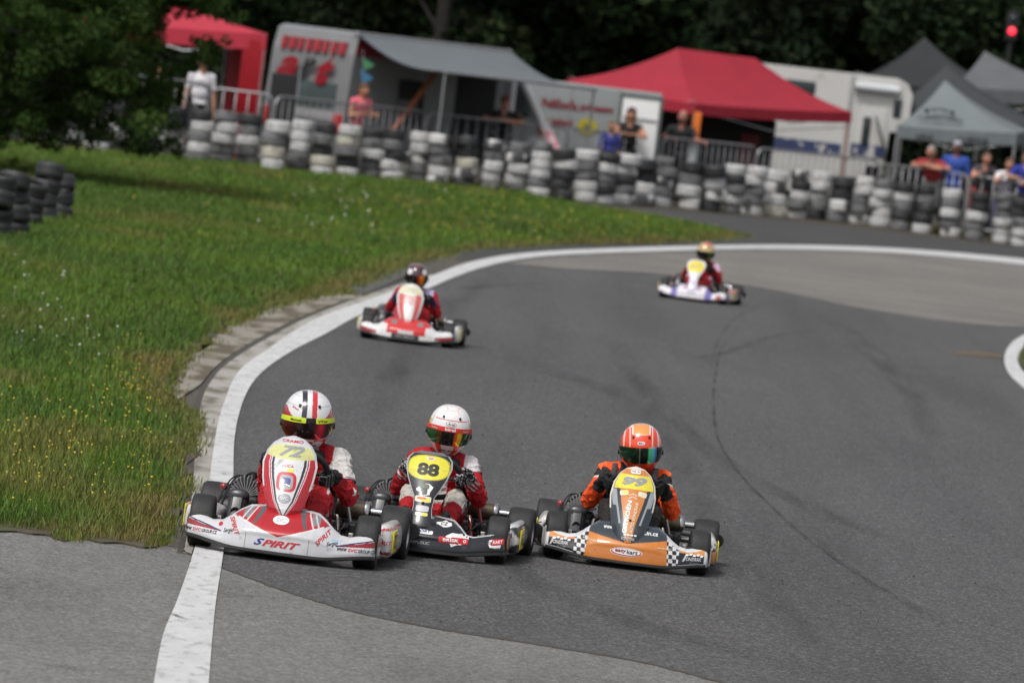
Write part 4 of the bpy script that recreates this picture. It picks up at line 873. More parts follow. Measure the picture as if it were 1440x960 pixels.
def helmet(parent, c, rot, spec, k=1.0):
    """c centre, rot (pitch, roll, yaw) in degrees; front is -y"""
    hl = bpy.data.objects.new('helmet', None)
    rx, ry, rz = .134 * k, .158 * k, .160 * k
    def surf(az, el, off=0.0):
        az = np.asarray(az, float); el = np.asarray(el, float); ce = np.abs(np.cos(el)) ** .82; se = np.sign(np.sin(el)) * np.abs(np.sin(el)) ** .93
        sa = np.sign(np.sin(az)) * np.abs(np.sin(az)) ** .92; ca = np.sign(np.cos(az)) * np.abs(np.cos(az)) ** .92
        low = np.clip(-el / R(50), 0, 1); front = np.clip(np.cos(az), 0, 1)
        w = 1 - .22 * low ** 1.5; f = 1 + .02 * low * front - .16 * low ** 3 * front; bk = 1 - .1 * low * np.clip(-np.cos(az), 0, 1)
        P = np.stack([rx * sa * ce * w, -ry * ca * ce * f * bk, rz * se], -1); n = P / np.array((rx, ry, rz)) ** 2; n /= np.linalg.norm(n, axis=-1)[..., None]
        return P + n * off, n
    na, ne = 220, 130; AZ, EL = np.meshgrid(np.linspace(-PI, PI, na), np.linspace(R(-58), R(90), ne), indexing='ij'); Pp, _ = surf(AZ, EL); mb = MB().grid(Pp)
    h = mb.build('helmet', M_helm, parent, True, spec['hcol'](AZ.ravel(), EL.ravel(), Pp.reshape(-1, 3) / k)); bpy.data.objects.remove(hl)
    h.location = c; h.rotation_euler = [R(q) for q in rot]
    # visor shell, standing proud of the helmet
    va = R(86); AZ, EL = np.meshgrid(np.linspace(-va, va, 150), np.linspace(-1, 1, 30), indexing='ij'); u = AZ / va
    E0, E1 = R(spec.get('v0', -25)) * (1 - .45 * np.abs(u) ** 3), R(13) * (1 - .35 * np.abs(u) ** 4); EE = E0 + (E1 - E0) * (EL + 1) / 2
    Pv, _ = surf(AZ, EE, .005); rim, _ = surf(AZ, EE, -.004); Pv[:, 0] = rim[:, 0]; Pv[:, -1] = rim[:, -1]; Pv[0] = rim[0]; Pv[-1] = rim[-1]
    v = MB().grid(Pv).build('visor', M_visor, h, True, spec['vcol'](np.degrees(AZ).ravel(), EL.ravel()))
    fn = lambda U: surf(U[:, 0] / rx, U[:, 1] / rz)
    if spec.get('strip'):
        AZ, EL = np.meshgrid(np.linspace(-R(80), R(80), 120), np.linspace(R(4.5), R(13.5), 5), indexing='ij'); Ps, _ = surf(AZ, EL * (1 - .3 * np.abs(AZ / va) ** 4), .0068)
        C = spec['strip'](np.degrees(AZ).ravel()); st = MB().grid(Ps).build('visor_strip', mat('strip_vinyl', attr='livery', rough=.45), v, True, C)
    m = MB()
    for a in (-22, -9, 9, 22):
        p, n = surf(R(a), R(-40), .0005); m.box(p, (.020 * k, .004, .006 * k), rot=rotm(0, 0, R(a)))
    for a in (-24, 24): p, n = surf(R(a), R(36), .001); m.box(p, (.013 * k, .012, .016 * k), rot=rotm(R(-35), 0, R(a)), bev=.003)
    m.build('vent', M_vent, h, False)
    for s in (-1, 1): p, n = surf(s * R(86), R(-4), .003); MB().lathe([(.001, -.006), (.016, -.006), (.016, .006), (.001, .008)], c=p, axis='x', seg=16).build('visor_pivot', M_vent, h)
    if spec.get('print'): spec['print'](h, v, lambda U, o=0: surf(U[:, 0] / rx, U[:, 1] / rz, .0))
    return h

def make_driver(i, label, kart, hsp, suit, head=(0, .24, .695), hrot=(12, 0, 0), hk=1.0, leanx=0.0, aL=14, aR=14, elL=.255, shL=.165, collar=(.02, .02, .02)):
    B = Body(); k = KO[i]; sw = .145; lx = leanx
    B.ell((lx * .3, .27, .18), (.145, .12, .10), 'pelvis'); B.ell((lx * .6, .30, .30), (.135, .105, .13), 'torso'); B.ell((lx, .30, .42), (.158, .105, .14), 'torso'); B.cone((lx - .07, .29, .50), (lx + .07, .29, .50), .075, .075, 'torso')
    B.cone((lx, .28, .50), (lx + (head[0] - lx) * .6, .26, .60), .062, .055, 'neck')
    e2 = np.array((0, -.55, .835)); nn = np.array((0, .835, .55)); wc = np.array((0, -.13, .435))
    for s in (-1, 1):
        sh = np.array((lx + s * (.165 if s > 0 else shL), .28, .495)); el = np.array((s * (.255 if s > 0 else elL) + lx * .5, .10, .325)); ga = R(aR if s > 0 else aL); rim = wc + np.array((s * .150 * math.cos(ga), 0, 0)) + e2 * .150 * math.sin(ga)
        kn = rim + np.array((s * .020, 0, 0)) - nn * .006; wr = rim + np.array((s * .034, 0, 0)) + nn * .062 - e2 * .022
        B.cone((lx + s * .09, .285, .505), sh, .072, .064, 'yoke' + 'LR'[s > 0]); B.cone(sh, el, .064, .052, 'upper' + 'LR'[s > 0]); B.cone(el, wr, .051, .036, 'fore' + 'LR'[s > 0])
        t_ = np.array((s * .012, 0, 0))
        B.hand(wr, kn, e2, np.array((-s * 1., 0, 0)) * .96 - nn * .1, s, (R(20), R(82), R(80)), 'hand', 1.12)
        hp = np.array((s * .085 + lx * .3, .22, .175)); kneep = np.array((s * .135, -.13, .315)); ank = np.array((s * .12, -.44, .135))
        B.cone(hp, kneep, .080, .062, 'thigh' + 'LR'[s > 0]); B.cone(kneep, ank, .058, .042, 'shin' + 'LR'[s > 0]); B.cone(ank + np.array((0, .02, -.02)), ank + np.array((0, -.04, .02)), .038, .036, 'boot'); B.cone(ank + np.array((0, -.03, -.01)), ank + np.array((-s * .0, -.07, .105)), .036, .030, 'boot')
    o = B.build('person', M_suit, suit, .0045, smooth=5, wrinkle=1)
    tag(o, label, 'person', 'kart drivers'); o.location = k.location; o.rotation_euler = k.rotation_euler; o.scale = k.scale
    h = helmet(o, head, hrot, hsp, hk)
    a = MB().lathe([(.075, -.03), (.105, -.028), (.118, -.01), (.112, .014), (.085, .022), (.07, .0)], c=(0, 0, 0), seg=26, closed=True); a.build('neck_collar', mat('collar_foam', (.016, .016, .018), .85, bump=.3, bscale=80), o, loc=(lx + (head[0] - lx) * .5, .265, .515))
    return o, h
def suitcols(base, **kw):
    def f(V, tags, t):
        C = np.tile(np.array(base, float), (len(V), 1)); C[tags == 'hand'] = kw.get('glove', (.012, .012, .014)); C[tags == 'boot'] = kw.get('boot', (.014, .014, .015)); C[tags == 'neck'] = (.015, .015, .016)
        for k in kw.get('rules', []): k(C, V, tags, t)
        return C
    return f
isin = lambda tags, *p: np.isin(tags, p)
SR = (.42, .009, .015)
def r72(C, V, tags, t):
    C[isin(tags, 'upperL', 'upperR', 'yokeL', 'yokeR')] = (.62, .60, .58); C[isin(tags, 'yokeL', 'yokeR') & (np.abs(V[:, 0]) < .13)] = SR; C[isin(tags, 'upperL', 'upperR') & (t > .72)] = SR; C[isin(tags, 'upperL', 'upperR') & (t > .70) & (t < .75)] = (.02, .02, .05)
    a = isin(tags, 'foreL', 'foreR'); C[a & (t > .08) & (t < .2) & (V[:, 2] > .335)] = (.65, .62, .6); C[a & (t > .9)] = (.014, .014, .016); C[isin(tags, 'thighL', 'thighR') & (np.abs(np.abs(V[:, 0]) - .15 - .02 * t) < .006)] = (.6, .6, .6); C[(tags == 'hand') & (np.sin(V[:, 1] * 260 + V[:, 2] * 140) > .88)] = (.3, .3, .31); C[(tags == 'torso') & (np.abs(V[:, 0]) < .05)] = (.6, .58, .56)
def r88(C, V, tags, t):
    a = isin(tags, 'yokeR', 'upperR', 'yokeL', 'upperL'); C[a & (V[:, 0] > .12) & (V[:, 2] > .475) & (V[:, 1] < .29)] = (.66, .62, .64); C[isin(tags, 'shinL', 'shinR') & (t < .30)] = (.52, .48, .43); C[isin(tags, 'thighL', 'thighR') & (t > .72)] = (.52, .48, .43); C[isin(tags, 'shinL', 'shinR') & (t > .72)] = (.6, .57, .54)
    b = isin(tags, 'foreL', 'foreR'); C[b & (t > .55) & (np.sin(V[:, 0] * 190 + V[:, 2] * 210) > .35)] = (.6, .58, .6); n = np.sin(V[:, 0] * 190 + 60 * V[:, 1] + 2 * np.sin(V[:, 2] * 150)) * np.sin(V[:, 2] * 170 + 90 * V[:, 0] + 2.5 * np.sin(V[:, 0] * 130)); C[(tags == 'hand') & (n > .28)] = (.5, .49, .52); C[b & (t > .82)] = (.015, .015, .017); C[b & (t > .82) & (n > .2)] = (.5, .49, .52); C[(tags == 'boot') & (V[:, 2] < .14)] = (.4, .02, .02); C[(tags == 'torso') & (np.abs(V[:, 0]) < .04)] = (.6, .58, .56)
OR = (.85, .085, .010)
def r99(C, V, tags, t):
    C[isin(tags, 'thighL', 'thighR', 'shinL', 'shinR', 'pelvis')] = (.022, .018, .017); C[tags == 'torso'] = (.02, .019, .02); a = isin(tags, 'upperL', 'upperR'); C[a & (t < .34)] = (.02, .02, .021); C[a & (t > .34) & (t < .40)] = (.7, .66, .62); C[isin(tags, 'yokeL', 'yokeR') & (np.abs(V[:, 0]) < .09)] = (.02, .02, .021); C[isin(tags, 'foreL', 'foreR') & (t > .62)] = (.013, .013, .014)
def r4(C, V, tags, t):
    C[isin(tags, 'yokeL', 'yokeR', 'upperL', 'upperR') & (V[:, 1] < .27) & (V[:, 2] > .42) & (np.abs(V[:, 0]) < .18)] = (.45, .42, .6); C[tags == 'hand'] = (.02, .02, .022); C[isin(tags, 'foreL', 'foreR') & (t > .6)] = (.05, .03, .10); C[isin(tags, 'thighL', 'shinL')] = (.5, .05, .08)
def r5(C, V, tags, t):
    C[isin(tags, 'upperL', 'upperR', 'yokeR', 'yokeL') & (V[:, 2] > .45) & (np.abs(V[:, 0]) > .13)] = (.6, .42, .55); C[isin(tags, 'thighL', 'thighR') & (np.abs(V[:, 0]) > .15)] = (.6, .5, .62)
# helmets
def h72(az, el, p):
    n = len(az); C = base_cols(n, (.70, .70, .70)); d = np.degrees(az); e = np.degrees(el); x = p[:, 0]
    side = e < 17 + 12 * np.cos(az) * 0 + 22 * np.exp(-((np.abs(d) - 75) / 30) ** 2) - 8
    setc(C, side & (np.abs(d) > 16), (.42, .012, .02)); setc(C, (e < 12) & (np.abs(d) < 62) & (e < -30), (.70, .69, .69)); setc(C, (np.abs(x + .026) < .013) & (e > 10) & (np.abs(d) < 110), (.015, .015, .025)); setc(C, (np.abs(x - .026) < .013) & (e > 10) & (np.abs(d) < 110), (.55, .02, .03)); setc(C, (e < -30) & (np.abs(d - 4) < 9), (.4, .012, .02)); setc(C, (e < -30) & (np.abs(d) > 52), (.45, .014, .022)); setc(C, (np.abs(e - 36) < .8) & (np.abs(x) > .042), (.3, .3, .32)); setc(C, (np.abs(e - 60) < .8) & (np.abs(x) > .042), (.4, .4, .42)); return C
def v72(a, e): C = base_cols(len(a), (.030, .018, .018)); t = np.exp(-((a - 26) / 9) ** 2)[:, None]; C = C * (1 - t) + np.array((.85, .03, .06)) * t; t = np.exp(-((a + 60) / 25) ** 2)[:, None]; return C * (1 - t) + np.array((.16, .012, .015)) * t  # bright red band at the right: a reflection put into the colour
def s72(a): C = base_cols(len(a), (.66, .80, .04)); setc(C, np.abs(a - 4) < 9, (.012, .012, .013)); return C
def pr72(h, v, fn):
    letter('strip_lettering', 'Mornate', fn, (-.066, .0245), .064, M_t['black'], v, height=.011, shear=.2, off=.0085, bold=.03); letter('strip_lettering', 'VTne', fn, (.070, .0245), .055, M_t['black'], v, height=.011, shear=.2, off=.0085, bold=.03); letter('helmet_lettering', 'MONO', fn, (-.085, .085), .05, M_t['red'], h, height=.012, ang=R(-18), off=.0015)
def h88(az, el, p):
    C = base_cols(len(az), (.74, .73, .72)); d = np.degrees(az); e = np.degrees(el); x, z = p[:, 0], p[:, 2]
    setc(C, (np.abs(e - 30) < .9) & (np.abs(d) < 52), (.6, .05, .05)); setc(C, (np.abs(d) > 66) & (np.abs(d) < 98) & (e > 6) & (e < 24), (.62, .42, .06)); r = np.hypot(x, p[:, 1] + .06); setc(C, (e > 48) & (np.abs(np.abs(x) - .03 - .35 * np.abs(p[:, 1] + .075)) < .0022), (.72, .42, .34)); setc(C, (e > 42) & (np.abs(r - .036) < .002), (.72, .42, .34)); setc(C, (e < -20) & (np.abs(np.abs(d) - 30) < 11), (.75, .07, .03)); setc(C, (e < -20) & (np.abs(d) > 70) & (np.abs(d) < 105), (.62, .05, .05)); setc(C, (np.abs(d) > 60) & (np.abs(d) < 64) & (e > 10) & (e < 34) & (np.floor(e * .6) % 2 == 0), (.1, .1, .1)); return C
def v88(a, e):  # green coating tints; the orange and red bands are painted reflections
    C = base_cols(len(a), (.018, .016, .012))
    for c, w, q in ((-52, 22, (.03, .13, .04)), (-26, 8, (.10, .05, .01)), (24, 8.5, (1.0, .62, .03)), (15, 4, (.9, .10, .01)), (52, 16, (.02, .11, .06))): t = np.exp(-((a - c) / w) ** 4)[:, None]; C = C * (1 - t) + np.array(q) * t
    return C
def s88(a): return base_cols(len(a), (.62, .035, .03))
def pr88(h, v, fn):
    letter('strip_lettering', 'birel', fn, (.0, .0245), .052, M_t['white'], v, height=.0165, off=.0085, bold=.03)
    for s in (-1, 1): letter('strip_lettering', 'RedBull', fn, (s * .095, .022), .042, M_t['cream'], v, height=.009, off=.0085)
    decal('maker_badge', fn, (0, .056), .030, .014, M_t['black'], h, off=.0012); decal('maker_badge', fn, (0, .056), .027, .0115, M_t['white'], h, off=.0018); letter('maker_lettering', 'Arai', fn, (0, .056), .040, M_t['black'], h, height=.014, shear=.25, off=.0025, bold=.03)
def h99(az, el, p):
    C = base_cols(len(az), (.82, .055, .008)); d = np.degrees(az); e = np.degrees(el); x = p[:, 0]
    setc(C, (e > 64) , (.72, .60, .52)); top = (np.abs(x) < .058) & (e > 44) & (p[:, 1] < .03); setc(C, top, (.70, .68, .66)); setc(C, (np.abs(x) < .05) & (e > 45) & (p[:, 1] < .02), (.82, .30, .08)); setc(C, (np.abs(np.abs(x) - .070) < .0035) & (e > 14) & (p[:, 1] < 0), (.72, .62, .58)); setc(C, (np.abs(x) > .085) & (np.abs(np.abs(x) - .100 - .12 * np.abs(p[:, 1] + .02)) < .005) & (e > 10), (.72, .60, .55))
    setc(C, (e < -25) & (np.abs(d) > 48) & (np.floor(d * .16 + e * .2) % 2 == 0), (.6, .52, .52)); setc(C, (e < -38) & (np.abs(d) > 55), (.35, .10, .10)); setc(C, (np.abs(e) < 16) & (np.abs(d) > 80) & (np.abs(d) < 112), (.014, .014, .016)); return C
def v99(a, e):  # dark green coating; bright bands at the right are painted as reflections
    C = base_cols(len(a), (.012, .020, .016)); t = np.exp(-((a + 38) / 26) ** 2)[:, None]; C = C * (1 - t) + np.array((.012, .055, .022)) * t
    for c, w, q in ((22, 5, (.10, .75, .30)), (31, 6, (.16, .72, .70)), (39, 3.5, (.10, .35, .80)), (-3, 1.6, (.20, .22, .12))): t = np.exp(-((a - c) / w) ** 4)[:, None]; C = C * (1 - t) + np.array(q) * t
    return C
def pr99(h, v, fn):
    decal('maker_badge', fn, (0, .062), .021, .0105, M_t['white'], h, off=.0012, p=3); letter('maker_lettering', 'BELL', fn, (0, .062), .028, M_t['black'], h, height=.009, off=.002, bold=.04)
def h4(az, el, p):
    C = base_cols(len(az), (.05, .018, .022)); d = np.degrees(az); e = np.degrees(el); setc(C, e > 55, (.13, .06, .07)); setc(C, (np.hypot((np.abs(d) - 44) * .7, e - 27) < 13), (.66, .64, .64)); setc(C, e < -25, (.025, .015, .016)); return C
def v4(a, e):  # orange patch is a reflection painted on the dark visor
    C = base_cols(len(a), (.012, .014, .012)); t = np.exp(-((a - 22) / 14) ** 4)[:, None]; C = C * (1 - t) + np.array((.95, .28, .01)) * t; t = np.exp(-((a - 5) / 5) ** 4)[:, None]; return C * (1 - t) + np.array((.5, .03, .02)) * t
def h5(az, el, p):
    C = base_cols(len(az), (.50, .36, .17)); d = np.degrees(az); e = np.degrees(el); setc(C, (e > 50) & (np.abs(d - 20) < 50), (.5, .10, .08)); setc(C, np.abs(d) > 100, (.45, .16, .12)); setc(C, e < -28, (.16, .13, .05)); return C
def v5(a, e): C = base_cols(len(a), (.012, .016, .012)); t = np.exp(-((a - 40) / 14) ** 4)[:, None]; return C * (1 - t) + np.array((.06, .16, .03)) * t
DR = [
 make_driver(0, 'driver in red and white suit with striped white helmet, in the silver kart', None, dict(hcol=h72, vcol=v72, strip=s72, print=pr72, v0=-24), suitcols(SR, rules=[r72]), (-.030, .25, .68), (6, -3, 9), 1.03, -.005, aL=10, aR=-12, elL=.185, shL=.13),
 make_driver(1, 'driver in red suit with white helmet and red visor band, in the black kart', None, dict(hcol=h88, vcol=v88, strip=s88, print=pr88), suitcols(SR, rules=[r88]), (.005, .25, .69), (5, 2, 8), .97, -.02, aL=14, aR=6, elL=.225, shL=.14),
 make_driver(2, 'driver in orange and black suit with orange helmet, in the orange kart', None, dict(hcol=h99, vcol=v99, print=pr99, v0=-22), suitcols(OR, rules=[r99]), (.018, .25, .67), (8, -6, 1), .98, .0),
 make_driver(3, 'driver in red suit with dark maroon helmet, in the red and white kart', None, dict(hcol=h4, vcol=v4), suitcols(SR, rules=[r4]), (-.03, .25, .68), (5, -3, 8), .93, -.01),
 make_driver(4, 'driver in dark red suit with tan helmet, in the white and purple kart', None, dict(hcol=h5, vcol=v5), suitcols((.34, .012, .018), rules=[r5]), (-.01, .25, .69), (5, 2, 0), .98, .0)]
# shoulder restraint straps of the driver in the orange kart
for s in (-1, 1):
    m = MB(); m.box((s * .188, .255, .532), (.060, .075, .014), rot=rotm(R(42), R(s * 28), R(s * -10)), bev=.006); m.build('shoulder_flap', mat('orange_cloth', (.80, .13, .03), .8, vary=.2, vscale=12), DR[2][0])
    m = MB(); m.box((s * .125, .19, .52), (.035, .02, .10), rot=rotm(R(-20), 0, 0), bev=.005); m.build('strap_buckle', M_blk, DR[2][0])
# ------------------------------------------------------------------ tyre wall
M_ty = {'W': mat('tyre_white_paint', (.56, .56, .555), .6, vary=.3, vscale=5, dirt=((.14, .14, .14), 4, .55, .76)), 'C': mat('tyre_cream_paint', (.52, .50, .42), .6, vary=.3, vscale=5, dirt=((.10, .09, .08), 4, .55, .7)),
        'G': mat('tyre_grey_paint', (.20, .20, .205), .65, vary=.5, vscale=4, dirt=((.05, .05, .05), 4, .5, .66)), 'D': mat('tyre_bare_rubber', (.026, .027, .029), .6, vary=.4, vscale=5, dirt=((.10, .10, .10), 4, .60, .76)),
        'M': mat('tyre_half_paint', (.05, .05, .052), .6, dirt=((.55, .55, .54), 2.4, .47, .55))}
TW = {'W': 'white tyre', 'C': 'cream tyre', 'G': 'grey tyre', 'D': 'black tyre', 'M': 'patchy white tyre'}
def tyre_mesh(key, r=.24, h=.19):
    pr = [(r * .60, -h * .40), (r * .66, -h * .48), (r * .82, -h * .5), (r * .93, -h * .44), (r * .985, -h * .32), (r, -h * .12), (r * .985, -h * .05), (r * .985, h * .05), (r, h * .12), (r * .985, h * .32), (r * .93, h * .44), (r * .82, h * .5), (r * .66, h * .48), (r * .60, h * .40), (r * .72, h * .3), (r * .72, -h * .3)]
    mb = MB().lathe(pr, seg=26, closed=True); me = rawmesh('tyre', np.concatenate(mb.V), mb.F, M_ty[key]); return me
TM = {k: tyre_mesh(k) for k in M_ty}
STK = [(22, 203, 'DGD'), (58, 207, 'GDGD'), (95, 210, 'DDWG'), (131, 213, 'GWGDW'), (166, 216, 'DDWGD'), (202, 220, 'GDWGG'), (238, 223, 'DDGWG'),
 (275, 228, 'DWGWG'), (311, 231, 'GWWGG'), (345, 234, 'DGWGG'), (380, 240, 'WGCW'), (417, 243, 'WWWGD'), (449, 247, 'DGDCW'), (486, 249, 'WCGDW'), (518, 252, 'DGWGG'), (549, 254, 'DGDWW'), (583, 257, 'WWMGG'), (614, 261, 'MGGWM'), (650, 265, 'DDCMD'), (687, 269, 'MGMWG'), (723, 272, 'GMWWG'), (755, 276, 'GWWWGW'), (788, 280, 'DWDDD'), (821, 282, 'WGGWW'), (848, 285, 'DWGDW'), (875, 287, 'WWDGW'), (904, 288, 'DDWM'), (930, 290, 'GGMGW'), (967, 293, 'DGWM'), (1001, 297, 'DWMD'), (1029, 299, 'WDGWG'), (1056, 301, 'WWGGM'), (1088, 304, 'WMWC'), (1119, 306, 'MDWGW'), (1149, 308, 'WWWGD'), (1178, 312, 'DDMG'), (1210, 314, 'MWGGM'), (1237, 318, 'GWWWW'), (1265, 323, 'DWGDG'), (1298, 327, 'DGDDW'), (1335, 332, 'WGWGM'), (1371, 337, 'DDWGG'), (1407, 341, 'GGGWWW'), (1434, 345, 'DDGWW'), (1466, 349, 'GWDWG')]
LM = [(287, 'person beside red tent'), (400, 'black cabinet'), (512, 'woman in pink'), (622, 'awning pole'), (710, 'man under the awning'), (780, 'striped cloth'), (888, 'dark haired woman'), (962, 'bald man'), (1192, 'bronze tent pole'), (1305, 'grey haired man'), (1348, 'man in blue'), (1416, 'striped white shirt')]
LV = ['top', 'second from top', 'third from top', 'fourth from top', 'fifth from top']; ORD = ['next', 'second', 'third', 'fourth', 'fifth', 'sixth', 'seventh', 'eighth', 'ninth', 'tenth']
stack_px = [s[0] for s in STK]; ROWP = [gp(px, py) for px, py, _ in STK]
def row_depth(px): return float(np.interp(px, stack_px, [p.y for p in ROWP]))
tr = random.Random(5)
for i, (px, py, pat) in enumerate(STK):
    lx, ln = min(LM, key=lambda q: abs(q[0] - px)); j = min(range(len(STK)), key=lambda q: abs(STK[q][0] - lx))
    where = 'in front of ' + ln if j == i else '%s stack %s of %s' % (ORD[abs(i - j) - 1], 'left' if i < j else 'right', ln)
    p = gp(px, py + 2); p.y += .24; z = 0.0; n = len(pat)
    H = .985 if n >= 5 else .93; sc = H / n / .19
    if n == 6: sc = 1.05 / 6 / .19
    if px < 120: sc = 1.0
    for l in range(n):
        c = pat[n - 1 - l]; s_ = tr.uniform(.80, .97) * (1.06 if n == 4 else 1); o = bpy.data.objects.new('tyre', TM[c]); link(o); hz = sc * tr.uniform(.96, 1.04)
        o.scale = (s_, s_, hz); tl = R(7) if (l == n - 1 and c in 'DG') else R(2.5)
        o.location = (p.x + tr.uniform(-.042, .042), p.y + tr.uniform(-.05, .05), z + .095 * hz); o.rotation_euler = (tr.uniform(-tl, tl), tr.uniform(-tl, tl), tr.uniform(0, 6.28)); z += .19 * hz * .985
        lev = 'bottom of stack' if l == 0 else ('top of stack' if l == n - 1 else LV[n - 1 - l])
        tag(o, '%s %s, %s' % (TW[c], lev, where), 'tyre', 'tyres of the barrier wall')
# weeds along the foot of the tyre wall
xs_ = rng.uniform(ROWP[7].x, ROWP[-1].x, 5200); ys_ = np.interp(xs_, [p.x for p in ROWP], [p.y for p in ROWP]) + rng.normal(-.12, .22, 5200); kk = nfield(xs_, ys_, 2.2) > .42; xs_, ys_ = xs_[kk], ys_[kk]; nw = len(xs_)
B_ = np.stack([xs_, ys_, np.full(nw, .005)], 1); D_ = np.zeros((nw, 3)); D_[:, 0] = rng.uniform(.012, .03, nw); T_ = B_ + np.stack([rng.normal(0, .05, nw), rng.normal(0, .05, nw), rng.uniform(.05, .26, nw)], 1)
link(tag(bpy.data.objects.new('weeds', fastmesh('weeds', np.stack([B_ - D_, B_ + D_, T_], 1).reshape(-1, 3), np.arange(nw * 3).reshape(-1, 3), M_grass, np.repeat(np.where(rng.random((nw, 1)) < .45, (.14, .10, .04), (.055, .085, .02)) * rng.uniform(.6, 1.2, (nw, 1)), 3, 0))), kind='stuff'))
# heap of bare kart tyres in the grass at the left edge
k = -1; KT = tyre_mesh('D', .175, .19)
for (px, py, n) in [(-34, 342, 4), (-8, 338, 4), (16, 336, 4), (40, 322, 3), (60, 316, 4), (80, 312, 3)]:
    p = gp(px, py); z = .02; k += 1
    for l in range(n):
        o = link(bpy.data.objects.new('kart_tyre', KT)); o.location = (p.x + tr.uniform(-.03, .03), p.y + tr.uniform(-.05, .05), z + .095); o.rotation_euler = (tr.uniform(-.3, .3), tr.uniform(-.3, .3), tr.uniform(0, 6)); z += .175
        tag(o, 'black kart tyre, %s, %s column of the dark heap at left' % ('bottom' if l == 0 else 'top' if l == n - 1 else LV[n - 1 - l], ['leftmost', 'second', 'third', 'fourth', 'fifth', 'rightmost'][k]), 'tyre', 'heap of kart tyres')

# ------------------------------------------------------------------ crowd barriers
M_galv = mat('galvanised_steel', (.36, .36, .37), .45, .6, vary=.25, vscale=8)
BARM = None
def barrier(pa, pb, label):
    global BARM
    ya, yb = row_depth(pa[0]) + 1.15, row_depth(pb[0]) + 1.15; A, B = at(pa[0], pa[1], ya), at(pb[0], pb[1], yb); zt = (A.z + B.z) / 2
    d = Vector((B.x - A.x, B.y - A.y, 0)); L = d.length; t = thing('crowd_barrier', label, 'barrier', (A.x, A.y, 0), math.atan2(d.y, d.x), 'crowd barriers behind the tyre wall'); sl = (B.z - A.z)
    r = .14; pts = [(0, 0, .0), (0, 0, zt - r), (r * .3, 0, zt - r * .3), (r, 0, zt), (L / 2, 0, zt), (L - r, 0, zt), (L - r * .3, 0, zt - r * .3), (L, 0, zt - r), (L, 0, 0.0)]
    MB().tube(pts, .021, 8).build('rail_frame', M_galv, t); MB().tube([(0, 0, .2), (L, 0, .2)], .017, 8).build('lower_rail', M_galv, t)
    if BARM is None: mb = MB().tube([(0, 0, .2), (0, 0, 1.25)], .013, 6); BARM = rawmesh('bar', np.concatenate(mb.V), mb.F, M_galv)
    n = int(L / .215)
    for i in range(1, n): b = bpy.data.objects.new('bar', BARM); link(b, t); b.location = (L * i / n, 0, 0); b.scale = (1, 1, 1); b.scale.z = 1; b.location.z = zt - 1.25
    for x in (.12, L - .12): MB().tube([(x, -.3, .02), (x, .3, .02)], .018, 6).build('foot', M_galv, t)
    return t
for a, b, l in [((172, 103), (294, 119), 'crowd barrier behind the tyre stacks at the edge of the leaves'), ((298, 122), (385, 135), 'crowd barrier in front of the red tent curtain'), ((389, 135), (597, 157), 'crowd barrier in front of the camper van rear and the woman in pink'), ((601, 158), (799, 182), 'crowd barrier under the grey awning, man leaning on it'), ((803, 181), (930, 193), 'crowd barrier in front of the white trailer, group leaning on it'), ((934, 193), (1063, 206), 'crowd barrier in front of the red tent, beside the bald man'), ((1067, 205), (1236, 229), 'crowd barrier in front of the white motorhome'), ((1240, 229), (1362, 247), 'crowd barrier in front of the grey haired man and man in blue'), ((1366, 246), (1480, 262), 'crowd barrier at the right edge, two people leaning on it')]: barrier(a, b, l)

